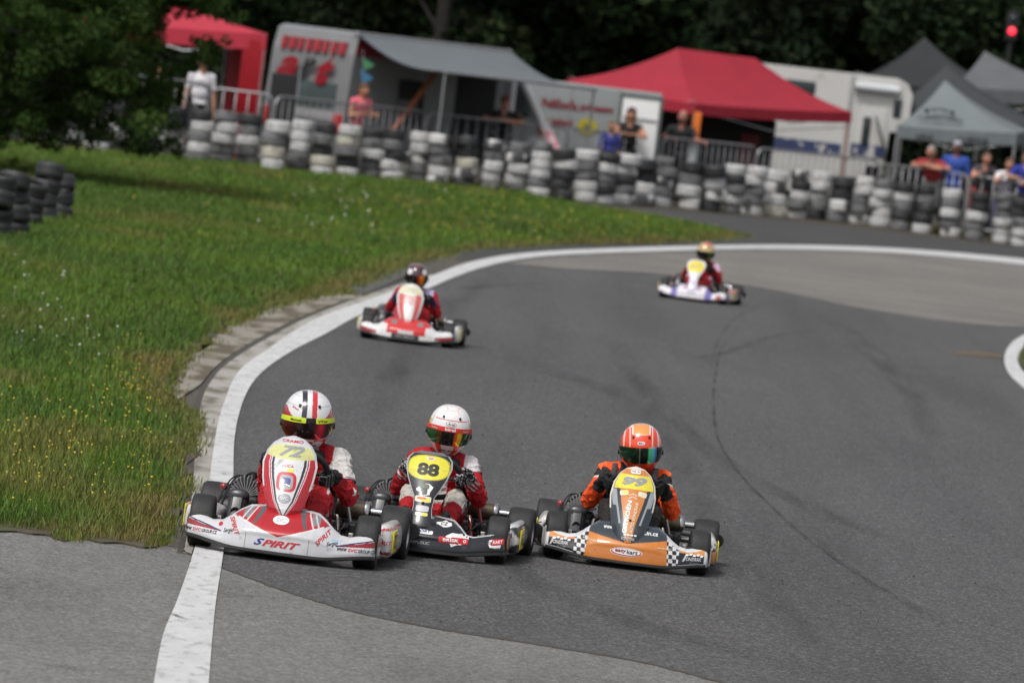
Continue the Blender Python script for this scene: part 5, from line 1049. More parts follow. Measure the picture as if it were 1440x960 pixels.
# ------------------------------------------------------------------ spectators
SKIN = (.42, .22, .14)
M_people = mat('people_cloth', attr='livery', rough=.8, vary=.15, vscale=12)
def spectator(px, ytop, dist, label, top, bottom, hair, lean=20, arms='rail', face=0, skin=SKIN, sleeve=.45, cap=None, kid=False, rail=None, width=1.0, long_hair=False, stripes=None, shoulder_off=0):
    Y = row_depth(px) + 1.15 + dist; T = at(px, ytop, Y); L = R(lean); tot = .90 + .60 * math.cos(L) + .10 + .12
    k = T.z / tot; k = min(k, 1.12); B = Body(); w = width
    hip = np.array((0, 0, .90)) * k; up_ = np.array((0, -math.sin(L), math.cos(L))); fwd = np.array((0, -math.cos(L), -math.sin(L))); nk = hip + up_ * .52 * k; hd = nk + (up_ * .08 + np.array((0, -.03, .10))) * k
    B.ell(hip, (.165 * k * w, .12 * k, .12 * k), 'hip'); B.ell(hip + up_ * .2 * k, (.155 * k * w, .115 * k, .15 * k), 'torso', rotm(L, 0, 0)); B.ell(hip + up_ * .38 * k, (.175 * k * w, .115 * k, .16 * k), 'torso', rotm(L, 0, 0))
    B.cone(nk - up_ * .02 * k, hd - np.array((0, 0, .04)) * k, .055 * k, .05 * k, 'neck'); hr = np.array((.078, .098, .118)) * k * (1.08 if kid else 1)
    B.ell(hd, hr, 'head'); B.cone(hd + np.array((0, -.095, -.01)) * k, hd + np.array((0, -.110, -.03)) * k, .012 * k, .016 * k, 'head')
    for s in (-1, 1): B.ell(hd + np.array((s * .080, .0, -.01)) * k, (.012 * k, .022 * k, .032 * k), 'head')
    if long_hair: B.ell(hd + np.array((0, .05, -.05)) * k, (.10 * k, .075 * k, .16 * k), 'hair'); B.ell(hd + np.array((0, .02, .03)) * k, (.092 * k, .10 * k, .10 * k), 'hair')
    elif cap is None: B.ell(hd + np.array((0, .018, .028)) * k, (.084 * k, .098 * k, .100 * k), 'hair') if hair is not None else None
    else: B.ell(hd + np.array((0, .01, .045)) * k, (.088 * k, .104 * k, .085 * k), 'cap'); B.cone(hd + np.array((0, -.09, .045)) * k, hd + np.array((0, -.16, .035)) * k, .03 * k, .02 * k, 'cap')
    rz = rail if rail is not None else 1.30
    for s in (-1, 1):
        sh = nk - up_ * .05 * k + np.array((s * .175 * k * w, 0, 0)); B.cone(nk - up_ * .03 * k + np.array((s * .07 * k, 0, 0)), sh, .06 * k, .058 * k, 'torso')
        if arms == 'rail': wr = np.array((s * .20 * k - s * .06, -.36 * k, rz + .03)); el = (sh + wr) / 2 + np.array((s * .13 * k, -.02, -.09 * k))
        elif arms == 'fold': el = np.array((s * .30 * k * w, -.30 * k, rz + .03)); wr = np.array((-s * .06 * k, -.36 * k, rz + .04 + .02 * s))
        elif arms == 'wide': el = sh + np.array((s * .10, -.18 * k, -.16 * k)); wr = np.array((s * .28 * k + .12, -.40 * k, rz + .03))
        elif arms == 'front': el = sh + np.array((s * .06, -.05, -.27 * k)); wr = el + np.array((-s * .08, -.22 * k, .06 * k))
        else: el = sh + np.array((s * .06, .02, -.28 * k)); wr = el + np.array((s * .02, -.06, -.24 * k))
        B.cone(sh, el, .055 * k, .043 * k, 'upper'); B.cone(el, wr, .041 * k, .029 * k, 'fore'); d = wr - el; d = d / np.linalg.norm(d)
        ac = np.cross(d, np.array((0, 0, 1.))); ac = ac / (np.linalg.norm(ac) + 1e-6) * -s
        B.hand(wr, wr + d * .085 * k, ac, np.array((0, 0, -1.)), s, (R(15), R(35), R(25)), 'hand', k * (.8 if kid else 1))
        hp = hip + np.array((s * .09 * k, 0, -.02)); kn = np.array((s * .10 * k, -.02, .47 * k)); an = np.array((s * .11 * k, .04, .08 * k)); B.cone(hp, kn, .085 * k, .060 * k, 'leg'); B.cone(kn, an, .058 * k, .042 * k, 'leg'); B.cone(an - (0, 0, .03 * k), an + np.array((0, -.13 * k, -.045 * k)), .040 * k, .034 * k, 'shoe')
    def cf(V, tags, t):
        C = np.tile(np.array(skin, float), (len(V), 1)); C[tags == 'torso'] = top; C[(tags == 'upper') & (t < sleeve * 1.6)] = top
        if sleeve > .9: C[tags == 'fore'] = top
        C[isin(tags, 'hip', 'leg')] = bottom; C[tags == 'shoe'] = (.05, .05, .05); C[(tags == 'hip') & (V[:, 2] > hip[2] + .03)] = top
        if hair is not None: C[tags == 'hair'] = hair
        C[tags == 'cap'] = cap if cap is not None else top
        if hair is not None or cap is not None:
            hm = (tags == 'head') & (V[:, 2] > hd[2] + .055 * k); C[hm] = hair if cap is None else cap
        for s in (-1, 1):
            e = np.linalg.norm(V - (hd + np.array((s * .032, -.088, .012)) * k), axis=1) < .016 * k; C[e] = (.03, .025, .02)
        mth = (np.abs(V[:, 0] - hd[0]) < .026 * k) & (np.abs(V[:, 2] - hd[2] + .062 * k) < .008 * k) & (V[:, 1] < hd[1] - .05 * k); C[mth & (tags == 'head')] = (.28, .09, .08)
        if stripes is not None: C[(tags == 'torso') & (V[:, 2] < nk[2] - .22 * k) & (np.floor(V[:, 0] / .035) % 2 == 0)] = stripes
        return C
    o = B.build('person', M_people, cf, .0105, smooth=2); c = T - Vector((math.sin(R(face)) * 0, 0, 0)); o.location = (T.x + math.sin(R(face)) * -hd[1] * -1 if face else T.x, T.y, 0); o.rotation_euler = (0, 0, R(face)); return tag(o, label, 'person', 'spectators behind the barrier')
DK = (.03, .03, .034); JN = (.08, .10, .16)
spectator(290, 66, .5, 'person in a white shirt and dark trousers beside the red tent, head behind the leaves', (.72, .71, .74), DK, (.03, .02, .015), 4, 'hang', 10)
spectator(226, 96, .35, 'bare armed person in pale clothes half hidden by the leaves, leaning on the barrier', (.55, .5, .46), (.5, .5, .48), (.25, .10, .05), 22, 'rail', 0, (.55, .24, .13), .2)
spectator(514, 117, .45, 'woman with brown hair in a bright pink top beside the camper van', (.85, .16, .22), (.16, .12, .08), (.10, .045, .02), 14, 'front', 35, (.55, .26, .15), .2, long_hair=True)
spectator(712, 134, .30, 'man in a black shirt and cap leaning on folded arms under the awning', (.016, .016, .018), DK, (.05, .03, .02), 26, 'fold', 0, (.50, .24, .16), .5, cap=(.30, .10, .08), width=1.1)
spectator(760, 176, .28, 'small child in a pale shirt at the barrier beside the striped cloth', (.62, .64, .66), JN, (.35, .22, .08), 0, 'hang', 0, (.55, .28, .16), .4, kid=True)
spectator(862, 170, .30, 'child in a blue shirt left of the dark haired woman', (.04, .05, .26), (.03, .03, .06), (.12, .07, .03), 4, 'hang', 20, SKIN, .6, kid=True)
spectator(889, 151, .25, 'dark haired woman in a black top leaning on the barrier by the white trailer door', (.025, .022, .022), DK, (.05, .022, .014), 24, 'rail', 0, (.55, .27, .17), .15, long_hair=True)
spectator(904, 142, .75, 'blonde person standing right behind the dark haired woman', (.03, .03, .032), DK, (.42, .26, .10), 5, 'rail', 10, SKIN, .4, long_hair=True)
spectator(962, 150, .35, 'bald man in a black shirt leaning on the barrier by the red tent', (.014, .014, .016), (.02, .02, .022), None, 16, 'wide', -5, (.42, .18, .13), .55, width=1.15)
spectator(1309, 204, .15, 'grey haired man in a red shirt crouching over the barrier', (.36, .03, .035), (.26, .26, .25), (.26, .24, .22), 38, 'fold', -18, (.52, .25, .17), .4, width=1.15)
spectator(1348, 192, .75, 'man in a blue shirt and pale cap standing upright under the grey tent', (.03, .08, .36), (.02, .04, .16), (.1, .08, .06), 3, 'hang', -12, (.25, .12, .08), .6, cap=(.32, .32, .36), width=1.15)
spectator(1388, 213, .25, 'dark haired person in a grey top leaning forward with outstretched arms', (.07, .06, .07), (.30, .03, .03), (.06, .035, .025), 24, 'wide', 15, (.55, .27, .18), .3)
spectator(1420, 222, .22, 'person in a white shirt leaning on the barrier near the right edge', (.78, .77, .80), (.16, .14, .26), (.10, .05, .03), 22, 'wide', 12, (.50, .25, .17), .4, stripes=(.2, .18, .32))
spectator(1446, 205, .45, 'person in a dark blue shirt cut off by the right edge', (.02, .035, .30), DK, (.05, .03, .02), 16, 'rail', 0, SKIN, .5)
# striped cloth hanging over the barrier
def hang_cloth(name, label, pts, colfn, Yo, cat):
    G_ = [[at(px, py, row_depth(px) + 1.15 + Yo + .03 * math.sin(j * 1.3 + i)) for i, (px, py) in enumerate(r_)] for j, r_ in enumerate(pts)]
    G_ = np.array([[p[:] for p in r_] for r_ in G_]); a = np.array([spline(r_, 6) for r_ in G_]); a = np.array([spline(a[:, j], 6) for j in range(a.shape[1])]).transpose(1, 0, 2); nb = a.copy(); nb[:, :, 1] += .02; full = np.concatenate([a, nb[:, ::-1], a[:, :1]], 1)
    u, v = np.meshgrid(np.linspace(0, 1, a.shape[0]), np.linspace(0, 1, a.shape[1]), indexing='ij'); c = colfn(u, v); cc = np.concatenate([c, c[:, ::-1], c[:, :1]], 1)
    o = MB().grid(full).build(name, M_people, None, True, cc.reshape(-1, 3)); return tag(o, label, cat)
def flagc(u, v):
    c = np.tile(np.array((.75, .74, .76)), (*u.shape, 1)); c[(np.floor(v * 5 + u) % 2 == 0) & (u > .3)] = (.75, .08, .15); return c
hang_cloth('striped_cloth', 'red and white striped cloth hanging down over the barrier beside the small child', [[(758, 166), (768, 168)], [(763, 184), (777, 186)], [(768, 196), (784, 200)], [(773, 206), (788, 211)]], flagc, -.08, 'cloth')

# ------------------------------------------------------------------ tents
def gazebo(label, corners, peaks, mcol, val=.26, group='pop-up tents of the paddock', sag=.16, walls=(), legs=(0, 1, 2, 3), name='gazebo', legmat=None, gro=None):
    """corners: 4 eave points in order (near, right, far, left); peaks: 1 or 2 ridge points"""
    c = [Vector(q) for q in corners]; b = Vector((sum(q.x for q in c) / 4, sum(q.y for q in c) / 4, 0)); t = thing(name, label, 'tent', b, 0, group); c = [q - b for q in c]; pk = [Vector(q) - b for q in peaks]
    if len(pk) == 1: pk = [pk[0], pk[0]]
    m = MB(); N = 12
    tops = {0: (pk[0], pk[1]), 1: (pk[1], pk[1]), 2: (pk[1], pk[0]), 3: (pk[0], pk[0])}
    for i in range(4):
        A, B = c[i], c[(i + 1) % 4]; ta, tb = tops[i]; G_ = []
        for v in range(N + 1):
            w = v / N; row = []
            for u in range(N + 1):
                q = u / N; lo = A.lerp(B, q); hi = ta.lerp(tb, q); p = lo.lerp(hi, w); p.z -= sag * 4 * w * (1 - w) * (1 + .35 * abs(2 * q - 1)) * (hi.z - lo.z) * .55; p.z -= .05 * (1 - w) ** 2 * 4 * q * (1 - q) * .6; row.append(p[:])
            G_.append(row)
        m.grid(G_)
    m.build('canopy', mcol, t)
    for i in range(4):
        A, B = c[i], c[(i + 1) % 4]; G_ = []
        for u in range(25):
            p = A.lerp(B, u / 24); d = .05 * 4 * (u / 24) * (1 - u / 24) * .6; wv = .012 * math.sin(u * 1.9 + i); n = Vector((B.y - A.y, A.x - B.x, 0)).normalized() * wv; G_.append([(p.x + n.x * f_, p.y + n.y * f_, p.z - d - val * f_) for f_ in (0, .5, 1)])
        m = MB(); m.grid(G_); m.build('valance', mcol, t)
    for i in legs: m = MB(); m.box((c[i].x * .985, c[i].y * .985, c[i].z / 2), (.045, .045, c[i].z)); m.box((c[i].x * .985, c[i].y * .985, .02), (.12, .12, .012)); m.build('leg', legmat or M_galv, t)
    for i in range(4):
        A, B = c[i] * .985, c[(i + 1) % 4] * .985; zz = c[i].z - .12; m = MB(); m.tube([(A.x, A.y, zz), ((A.x + B.x) / 2, (A.y + B.y) / 2, zz - .25), (B.x, B.y, zz)], .012, 6); m.build('strut', M_galv, t)
    for (i, a0, a1, mm) in walls:
        A, B = c[i], c[(i + 1) % 4]; G_ = []
        for u in range(41): q = a0 + (a1 - a0) * u / 40; p = A.lerp(B, q); n = Vector((B.y - A.y, A.x - B.x, 0)).normalized() * .05 * math.sin(u * 1.3); G_.append([(p.x + n.x * (1 - f_), p.y + n.y * (1 - f_), (c[i].z - .05) * f_ + .02) for f_ in (0, .3, .6, 1)])
        m = MB(); m.grid(G_); m.build('side_curtain', mm, t)
    return t
M_redt = mat('red_canvas', (.31, .008, .024), .75, vary=.18, vscale=1.6, bump=.25, bscale=7); M_redl = mat('pink_red_canvas', (.44, .022, .045), .75, vary=.18, vscale=1.6, bump=.25, bscale=7); M_redc = mat('red_curtain', (.40, .010, .020), .75, vary=.2, vscale=2)
yb = lambda px, o: row_depth(px) + o
def P4(*q): return [at(px, py, row_depth(px) + o) for px, py, o in q]
# red tent in the middle
Y0 = row_depth(978) + 2.6
gz = gazebo('long red pop-up tent in the middle between white trailer and motorhome', [at(977, 146, Y0), at(1198, 158, Y0 + 3.0), at(1040, 128, Y0 + 5.4), at(797, 112, Y0 + 2.6)], [at(953, 68, Y0 + 2.3), at(1062, 82, Y0 + 3.4)], M_redt, .22, legmat=mat('bronze_pole', (.30, .14, .07), .5, .3))
a, b = at(1150, 176, Y0 + 2.3), at(1198, 176, Y0 + 2.96)
# red tent at the left with a gathered curtain
Y1 = row_depth(360) + 2.2
gazebo('tall red tent with gathered red curtain at the left, behind the leaves', [at(150, 30, Y1 + .4), at(376, 48, Y1), at(322, 40, Y1 + 3.2), at(110, 26, Y1 + 3.5)], [at(240, 8, Y1 + 1.6), at(262, 10, Y1 + 1.8)], M_redl, .30, walls=((0, .86, 1.0, M_redc), (1, 0, .95, M_redc)), sag=.08)
# grey tents at the right
M_gr1 = mat('pale_grey_canvas', (.155, .178, .184), .75, vary=.15, vscale=2, bump=.2, bscale=8); M_gr2 = mat('dark_grey_canvas', (.030, .035, .038), .75, vary=.25, vscale=2); M_gr3 = mat('mid_grey_canvas', (.10, .106, .112), .75, vary=.2, vscale=2); M_gr4 = mat('deep_grey_canvas', (.018, .020, .022), .8, vary=.25, vscale=2)  # the rearmost canvas is the darkest grey
Y2 = row_depth(1345) + 2.4
g1 = gazebo('pale grey tent with dark printed emblem at the right', [at(1262, 176, Y2), at(1430, 187, Y2), at(1445, 182, Y2 + 3.4), at(1268, 172, Y2 + 3.4)], [at(1329, 113, Y2 + 1.7)], M_gr1, .26, walls=())
gazebo('dark grey tent directly behind and above the pale grey one', [at(1240, 160, Y2 + 3.9), at(1456, 176, Y2 + 3.9), at(1470, 172, Y2 + 7), at(1245, 152, Y2 + 7)], [at(1331, 91, Y2 + 5.4)], M_gr2, .4)
gazebo('mid grey tent with pointed top at the right edge', [at(1338, 122, Y2 + 7.5), at(1500, 128, Y2 + 7.5), at(1510, 126, Y2 + 11), at(1345, 118, Y2 + 11)], [at(1385, 72, Y2 + 9)], M_gr3, .3)
gazebo('large dark grey tent behind the motorhome roof', [at(1205, 120, Y2 + 8), at(1385, 118, Y2 + 8), at(1390, 116, Y2 + 12), at(1200, 112, Y2 + 12)], [at(1300, 52, Y2 + 10)], M_gr4, .3)
# emblem and lettering on the front slope of the pale tent
def plane_fn(A, B, Cc):      # origin A, unit axes towards B and Cc
    A, B, Cc = [np.array(q) for q in (A, B, Cc)]; u = (B - A) / np.linalg.norm(B - A); v = Cc - A; v = v - u * (v @ u); v /= np.linalg.norm(v); n = np.cross(u, v)
    return lambda U: (A + np.outer(U[:, 0], u) + np.outer(U[:, 1], v), np.tile(n, (len(U), 1)))
def slope_pt(px, py, t): # point on the front slope of the tent, t from eave to peak
    return at(px, py, Y2 + 1.7 * t - .10)
fa = plane_fn(slope_pt(1321, 170, .18), slope_pt(1360, 173.4, .18), slope_pt(1324, 140, .6)); can = [q for q in g1.children if q.name.startswith('canopy')][0]
off = -Vector(g1.location)
M_print = mat('tent_print', (.02, .022, .024), .8)
def tent_letter(tx, c, w_, hgt): o = letter('tent_lettering', tx, fa, c, w_, M_print, can, height=hgt, off=.03, bold=.03); o.location = off
tent_letter('ALUMINIUM', (0, .02), .95, .11)
for cx, cy, a_, b_ in ((-.26, .30, .06, .10), (.26, .30, .06, .10), (0, .40, .12, .035), (-.13, .36, .06, .05), (.13, .36, .06, .05)): o = decal('tent_emblem', fa, (cx, cy), a_, b_, M_print, can, off=.03); o.location = off
tent_letter('\u2665', (0, .30), .16, .12) if 0 else None
va_ = plane_fn(at(1262, 181, Y2 - .03), at(1430, 192, Y2 - .03), at(1264, 150, Y2 - .03)); vl = [q for q in g1.children if q.name.startswith('valance')][0]
for tx, cx in (('ALUMINIUM', .55), ('ALUMINIUM', 1.55)): o = letter('tent_lettering', tx, va_, (cx, -.13), .62 if cx > 1 else .36, M_print, vl, height=.10, off=.02, bold=.03); o.location = off

# ------------------------------------------------------------------ vehicles of the paddock
M_van = mat('van_white_shaded', (.21, .22, .225), .4, coat=.3, vary=.12, vscale=2); M_vred = mat('van_red', (.26, .012, .02), .45); M_glass = mat('dark_glass', (.02, .03, .033), .08, spec=.7); M_dark = mat('dark_interior', (.012, .012, .013), .8); M_tail = mat('tail_lens', (.45, .012, .015), .25, coat=.5); M_awn = mat('awning_fabric', (.125, .142, .155), .7, vary=.15, vscale=1.5, bump=.2, bscale=6); M_wheelr = mat('road_wheel', (.04, .04, .042), .6)  # van white is darkened in its colour for the shade on the body
c = at(500, 45, row_depth(500) + 3.0); an = math.atan2(.76, .65)
van = thing('camper_van', 'white camper van with red striped top and open grey awning', 'camper van', (c.x, c.y, 0), an); zt = c.z
out = [(0, .35), (-.03, 1.1), (.05, zt - .45), (.14, zt - .06), (.3, zt), (4.3, zt), (4.6, zt - .12), (4.85, 2.2), (5.55, 1.38), (6.25, 1.12), (6.38, .8), (6.36, .4), (6.3, .35)]
MB().prism([(x, z) for x, z in out], 0, 2.1).build('body', M_van, van, False)
rear = lambda U: (np.stack([np.full(len(U), -.035) + .0 * U[:, 0], 1.05 - U[:, 0], U[:, 1]], 1), np.tile((-1., 0, 0), (len(U), 1)))
for i in range(8): MB().box((.065, .28 + .215 * i + .03, zt - .35), (.10, .12 if i % 3 else .17, .24), rot=rotm(0, R(14), 0)).build('red_stripe', M_vred, van, False)
MB().box((1.6, -.006, zt - .30), (3.0, .012, .28)).build('red_band', M_vred, van, False)
MB().box((-.02, 1.05, 1.42), (.05, 1.5, .48), bev=.02).build('rear_window', mat('tinted_glass', (.07, .10, .10), .12, spec=.7), van)
MB().tube(spline([(4.66, -.03, 1.35), (4.66, -.03, 2.05), (4.74, -.03, 2.13), (4.94, -.03, 2.10), (5.62, -.03, 1.36)], 5), .085, 8).build('door_frame', mat('pillar_white_lit', (.78, .79, .80), .4), van)  # van white again, lightened in colour because the pillar stands in the light
MB().box((-.03, 1.05, 1.02), (.03, 1.9, .16), bev=.01).build('rear_trim', mat('grey_trim', (.30, .31, .32), .5), van)
for y in (.16, 1.94): MB().box((-.04, y, .92), (.06, .20, .34), bev=.02).build('tail_light', M_tail, van)
for tx, cx, mm, w_, hh in (('a', -.52, 'red', .50, .40), ('r', .0, 'black', .40, .42), ('t', .46, 'red', .42, .56)): letter('brand_lettering', tx, rear, (cx, 1.88), w_ * 1.12, M_vred if mm == 'red' else M_dark, van, height=hh, off=.04, shear=.5, bold=.06)
MB().box((3.65, -.004, 1.25), (1.15, .02, 1.75)).build('door_opening', M_dark, van, False)  # flat dark panel stands for the shaded interior behind the doorway
MB().add([(4.72, -.01, 1.42), (5.42, -.01, 1.42), (4.92, -.01, 2.02), (4.72, -.01, 2.02), (4.72, -.03, 1.42), (5.42, -.03, 1.42), (4.92, -.03, 2.02), (4.72, -.03, 2.02)], [(4, 5, 6, 7), (0, 3, 2, 1), (0, 1, 5, 4), (1, 2, 6, 5), (2, 3, 7, 6), (3, 0, 4, 7)]).build('cab_window', M_glass, van, False)
MB().add([(4.92, .15, 2.18), (5.56, .15, 1.42), (5.56, 1.95, 1.42), (4.92, 1.95, 2.18), (4.90, .15, 2.12)], [(0, 1, 2, 3)]).build('windscreen', M_glass, van, False)
for x in (1.2, 5.5): MB().lathe([(.001, -.09), (.2, -.09), (.24, -.1), (.32, -.08), (.33, 0), (.33, .1), (.001, .1)], c=(x, .08, .33), axis='y', seg=24).build('wheel', M_wheelr, van)
G_ = []
for i, x in enumerate(np.linspace(0, 4.45, 20)):
    row = []
    for v in np.linspace(0, 1, 12): row.append((x, -.05 - 2.3 * v, zt - .02 - .52 * v - .16 * math.sin(PI * v) * (1.2 - .4 * math.sin(PI * i / 19)) - .02 * math.sin(i * 2.1) * v))
    G_.append(row)
G_ = np.array(G_); bk = G_.copy(); bk[:, :, 2] -= .02; m = MB(); m.grid(np.concatenate([G_, bk[:, ::-1], G_[:, :1]], 1)); aw = m.build('awning', M_awn, van)
for x in (.05, 4.4): m = MB(); m.tube([(x, -2.32, zt - .55), (x, -2.32, .02)], .022, 8); m.build('awning_pole', M_galv, van)
m = MB(); m.tube([(0, -2.34, zt - .55), (4.45, -2.34, zt - .55)], .03, 8); m.build('awning_rail', M_galv, van); MB().box((2.2, -.06, zt - .05), (4.5, .12, .12), bev=.03).build('awning_case', M_galv, van)
# things under the awning
def stand_at(px, Yo): p = at(px, 200, row_depth(px) + Yo); return (p.x, p.y, 0)
t = thing('display_stand', 'black display cabinet on legs standing under the grey awning', 'cabinet', stand_at(566, 2.6)); MB().box((0, 0, 1.45), (.62, .4, .85), bev=.03).build('cabinet_body', M_dark, t); MB().box((.02, -.21, 1.35), (.40, .02, .30), bev=.008).build('front_panel', mat('grey_panel', (.06, .06, .065), .4), t)
for x in (-.26, .26): MB().box((x, 0, .52), (.04, .04, 1.03)).build('leg', M_galv, t)
t = thing('black_cabinet', 'black cabinet with pale metal edge between red tent and camper van', 'cabinet', stand_at(391, 1.9)); MB().box((0, 0, .88), (.50, .45, 1.76), bev=.02).build('cabinet_body', M_dark, t); MB().box((.26, -.22, .93), (.03, .03, 1.86), bev=.006).build('edge_trim', M_galv, t)
a_, b_ = at(616, 98, row_depth(600) + 1.9), at(553, 183, row_depth(560) + 1.5); tag(MB().tube([a_[:], b_[:]], [.055, .05], 8).build('leaning_board', mat('orange_wood', (.38, .11, .035), .6, vary=.4, vscale=6), None), 'orange brown wooden post leaning at a slant under the awning', 'post')
M_gb = mat('pennant_cloth', (.03, .16, .30), .7)
p0 = at(508, 88, row_depth(510) + 2.4); fl = thing('pennant_flag', 'blue and green pennant hanging at the camper van corner above the woman in pink', 'flag', p0)
MB().tube([(0, 0, .25), (.12, -.02, -.5)], .008, 6).build('cord', M_galv, fl)
def pen(z0, z1, mm, nme):
    V = [(0, 0, z0), (.26, -.02, (z0 + z1) / 2), (.06, 0, z1), (0, .015, z0), (.26, -.005, (z0 + z1) / 2), (.06, .015, z1)]; obj(nme, V, [(0, 1, 2), (5, 4, 3), (0, 3, 4, 1), (1, 4, 5, 2), (2, 5, 3, 0)], mm, fl, False)
pen(.10, -.15, mat('pennant_green', (.05, .22, .10), .7), 'green_pennant'); pen(-.12, -.42, M_gb, 'blue_pennant')

# white advertising trailer with red lettering and a bright door
M_trl = mat('trailer_white', (.26, .28, .28), .5, vary=.12, vscale=2); Yt = row_depth(830) + 3.2; c = at(838, 210, Yt); t = thing('cargo_trailer', 'white cargo trailer with dark red lettering and yellow disc', 'trailer', (c.x, c.y, 0)); A = at(745, 110, Yt); B = at(932, 133, Yt); zt2 = (A.z + B.z) / 2; x0, x1 = A.x - c.x, B.x - c.x
MB().box(((x0 + x1) / 2, 1.0, (zt2 + .45) / 2), (x1 - x0, 2.0, zt2 - .45), bev=.03).build('body', M_trl, t)
fp = lambda U: (np.stack([U[:, 0], np.full(len(U), -.012), U[:, 1]], 1), np.tile((0, -1., 0), (len(U), 1)))
loc_ = lambda px, py: (at(px, py, Yt).x - c.x, at(px, py, Yt).z)
M_txt = mat('dark_red_print', (.20, .025, .03), .6)
q = loc_(806, 149); letter('trailer_lettering', 'Po\u017ei\u010dov\u0148a', fp, (q[0] - .26, q[1] + .01), .70, M_txt, t, height=.19, off=.006, bold=.045); letter('trailer_lettering', 'pr\u00edvesov', fp, (q[0] + .47, q[1] - .01), .66, M_txt, t, height=.18, off=.006, bold=.045)
q = loc_(786, 171); letter('trailer_lettering', 'a le\u0161en\u00ed', fp, q, .56, M_txt, t, height=.15, off=.006, bold=.03)
q = loc_(826, 178); decal('yellow_disc', fp, q, .20, .16, mat('disc_yellow', (.38, .32, .02), .6), t, off=.008); decal('disc_center', fp, q, .09, .05, mat('disc_dark', (.16, .14, .02), .6), t, off=.012)
q = loc_(898, 180); dr = MB().box((q[0], -.02, zt2 / 2 + .22), (.72, .04, zt2 - .62), bev=.008).build('door', mat('door_white', (.80, .80, .79), .45), t)
for dx in (-.40, .40): MB().box((q[0] + dx, -.025, zt2 / 2 + .22), (.05, .06, zt2 - .55)).build('door_frame', mat('frame_green_grey', (.10, .12, .115), .5), t)
MB().box((q[0], -.028, zt2 - .10), (.85, .06, .06)).build('door_frame', MATS['frame_green_grey'], t)
MB().box((q[0], -.05, zt2 / 2 + .55), (.66, .03, .03)).build('door_bar', M_galv, dr); MB().box((loc_(802, 150)[0], -.006, zt2 / 2 + .2), (.012, .012, zt2 - .5)).build('panel_seam', M_galv, t)
for x in (x0 + .8, x0 + 1.4): MB().lathe([(.001, -.09), (.17, -.09), (.27, -.08), (.28, .1), (.001, .1)], c=(x, .1, .28), axis='y', seg=20).build('wheel', M_wheelr, t)

# motorhome with overcab bed
M_mh = mat('motorhome_white', (.58, .575, .55), .45, vary=.12, vscale=1.5, dirt=((.38, .37, .35), 3, .55, .8)); Ym = row_depth(1170) + 5.0; c = at(1130, 230, Ym); t = thing('motorhome', 'white motorhome with dark blue side stripe and overcab bed', 'motorhome', (c.x, c.y, 0), 0); lx = lambda px, py: at(px, py, Ym).x - c.x; lz = lambda px, py: at(px, py, Ym).z; ztop = (lz(1080, 92) + lz(1245, 108)) / 2; xa, xb = lx(985, 160), lx(1250, 190); xc = lx(1283, 140)
prof = [(xa, .45), (xa, ztop - .15), (xa + .15, ztop), (xb + .05, ztop + .02), (xc - .12, ztop - .08), (xc, ztop - .3), (xc - .02, 2.05), (xc - .12, 1.93), (xb, 1.9), (xb - .05, .45)]
MB().prism(prof, 0, 2.2).build('body', M_mh, t, False)
wq = [(lx(1105, 112) - .0, lz(1105, 115)), (lx(1148, 120), lz(1148, 125))]
MB().box(((wq[0][0] + wq[1][0]) / 2, -.012, wq[0][1] - .12), (.62, .03, .36), bev=.012).build('side_window', M_glass, t)
xm = lx(1190, 170); MB().box((xm, -.03, ztop / 2 + .25), (.09, .08, ztop - .5), bev=.02).build('corner_trim', mat('trim_grey', (.42, .42, .41), .5), t)
MB().tube([(lx(1202, 125), -.09, lz(1202, 121)), (lx(1264, 135), -.09, lz(1202, 121) + .0)], .095, 12).build('awning_roll', mat('awning_case_white', (.5, .52, .53), .4), t)
d0, d1 = lx(1205, 200), lx(1243, 200); dr = MB().box(((d0 + d1) / 2, -.012, 1.5), (d1 - d0, .03, 1.75), bev=.01).build('door', M_mh, t); MB().box(((d0 + d1) / 2 - .12, -.032, 1.85), (.17, .02, .62), bev=.008).build('door_window', M_glass, dr)
MB().box(((d0 + d1) / 2 + .16, -.16, 1.9), (.04, .30, .62), rot=rotm(R(-20), R(-22), 0), bev=.008).build('open_pane', M_glass, dr)
MB().box((lx(1262, 153), -.012, lz(1262, 153)), (.17, .03, .38), bev=.02).build('overcab_window', M_glass, t)
M_stripe = mat('stripe_navy', (.035, .05, .12), .5, dirt=((.5, .5, .48), 4, .56, .62))
MB().box(((xa + xm) / 2, -.006, lz(1110, 203)), (xm - xa - .1, .012, .26)).build('stripe', M_stripe, t, False); MB().box(((xm + xb) / 2 + .06, -.034, lz(1222, 212)), (xb - xm - .2, .012, .24)).build('stripe', M_stripe, t, False)
for x in (xa + .9, xb - .3): MB().lathe([(.001, -.09), (.2, -.09), (.32, -.08), (.33, .1), (.001, .1)], c=(x, .08, .33), axis='y', seg=22).build('wheel', M_wheelr, t)
MB().box((lx(1228, 225), -.012, 1.0), (.32, .03, .32), bev=.01).build('service_hatch', MATS['trim_grey'], t)

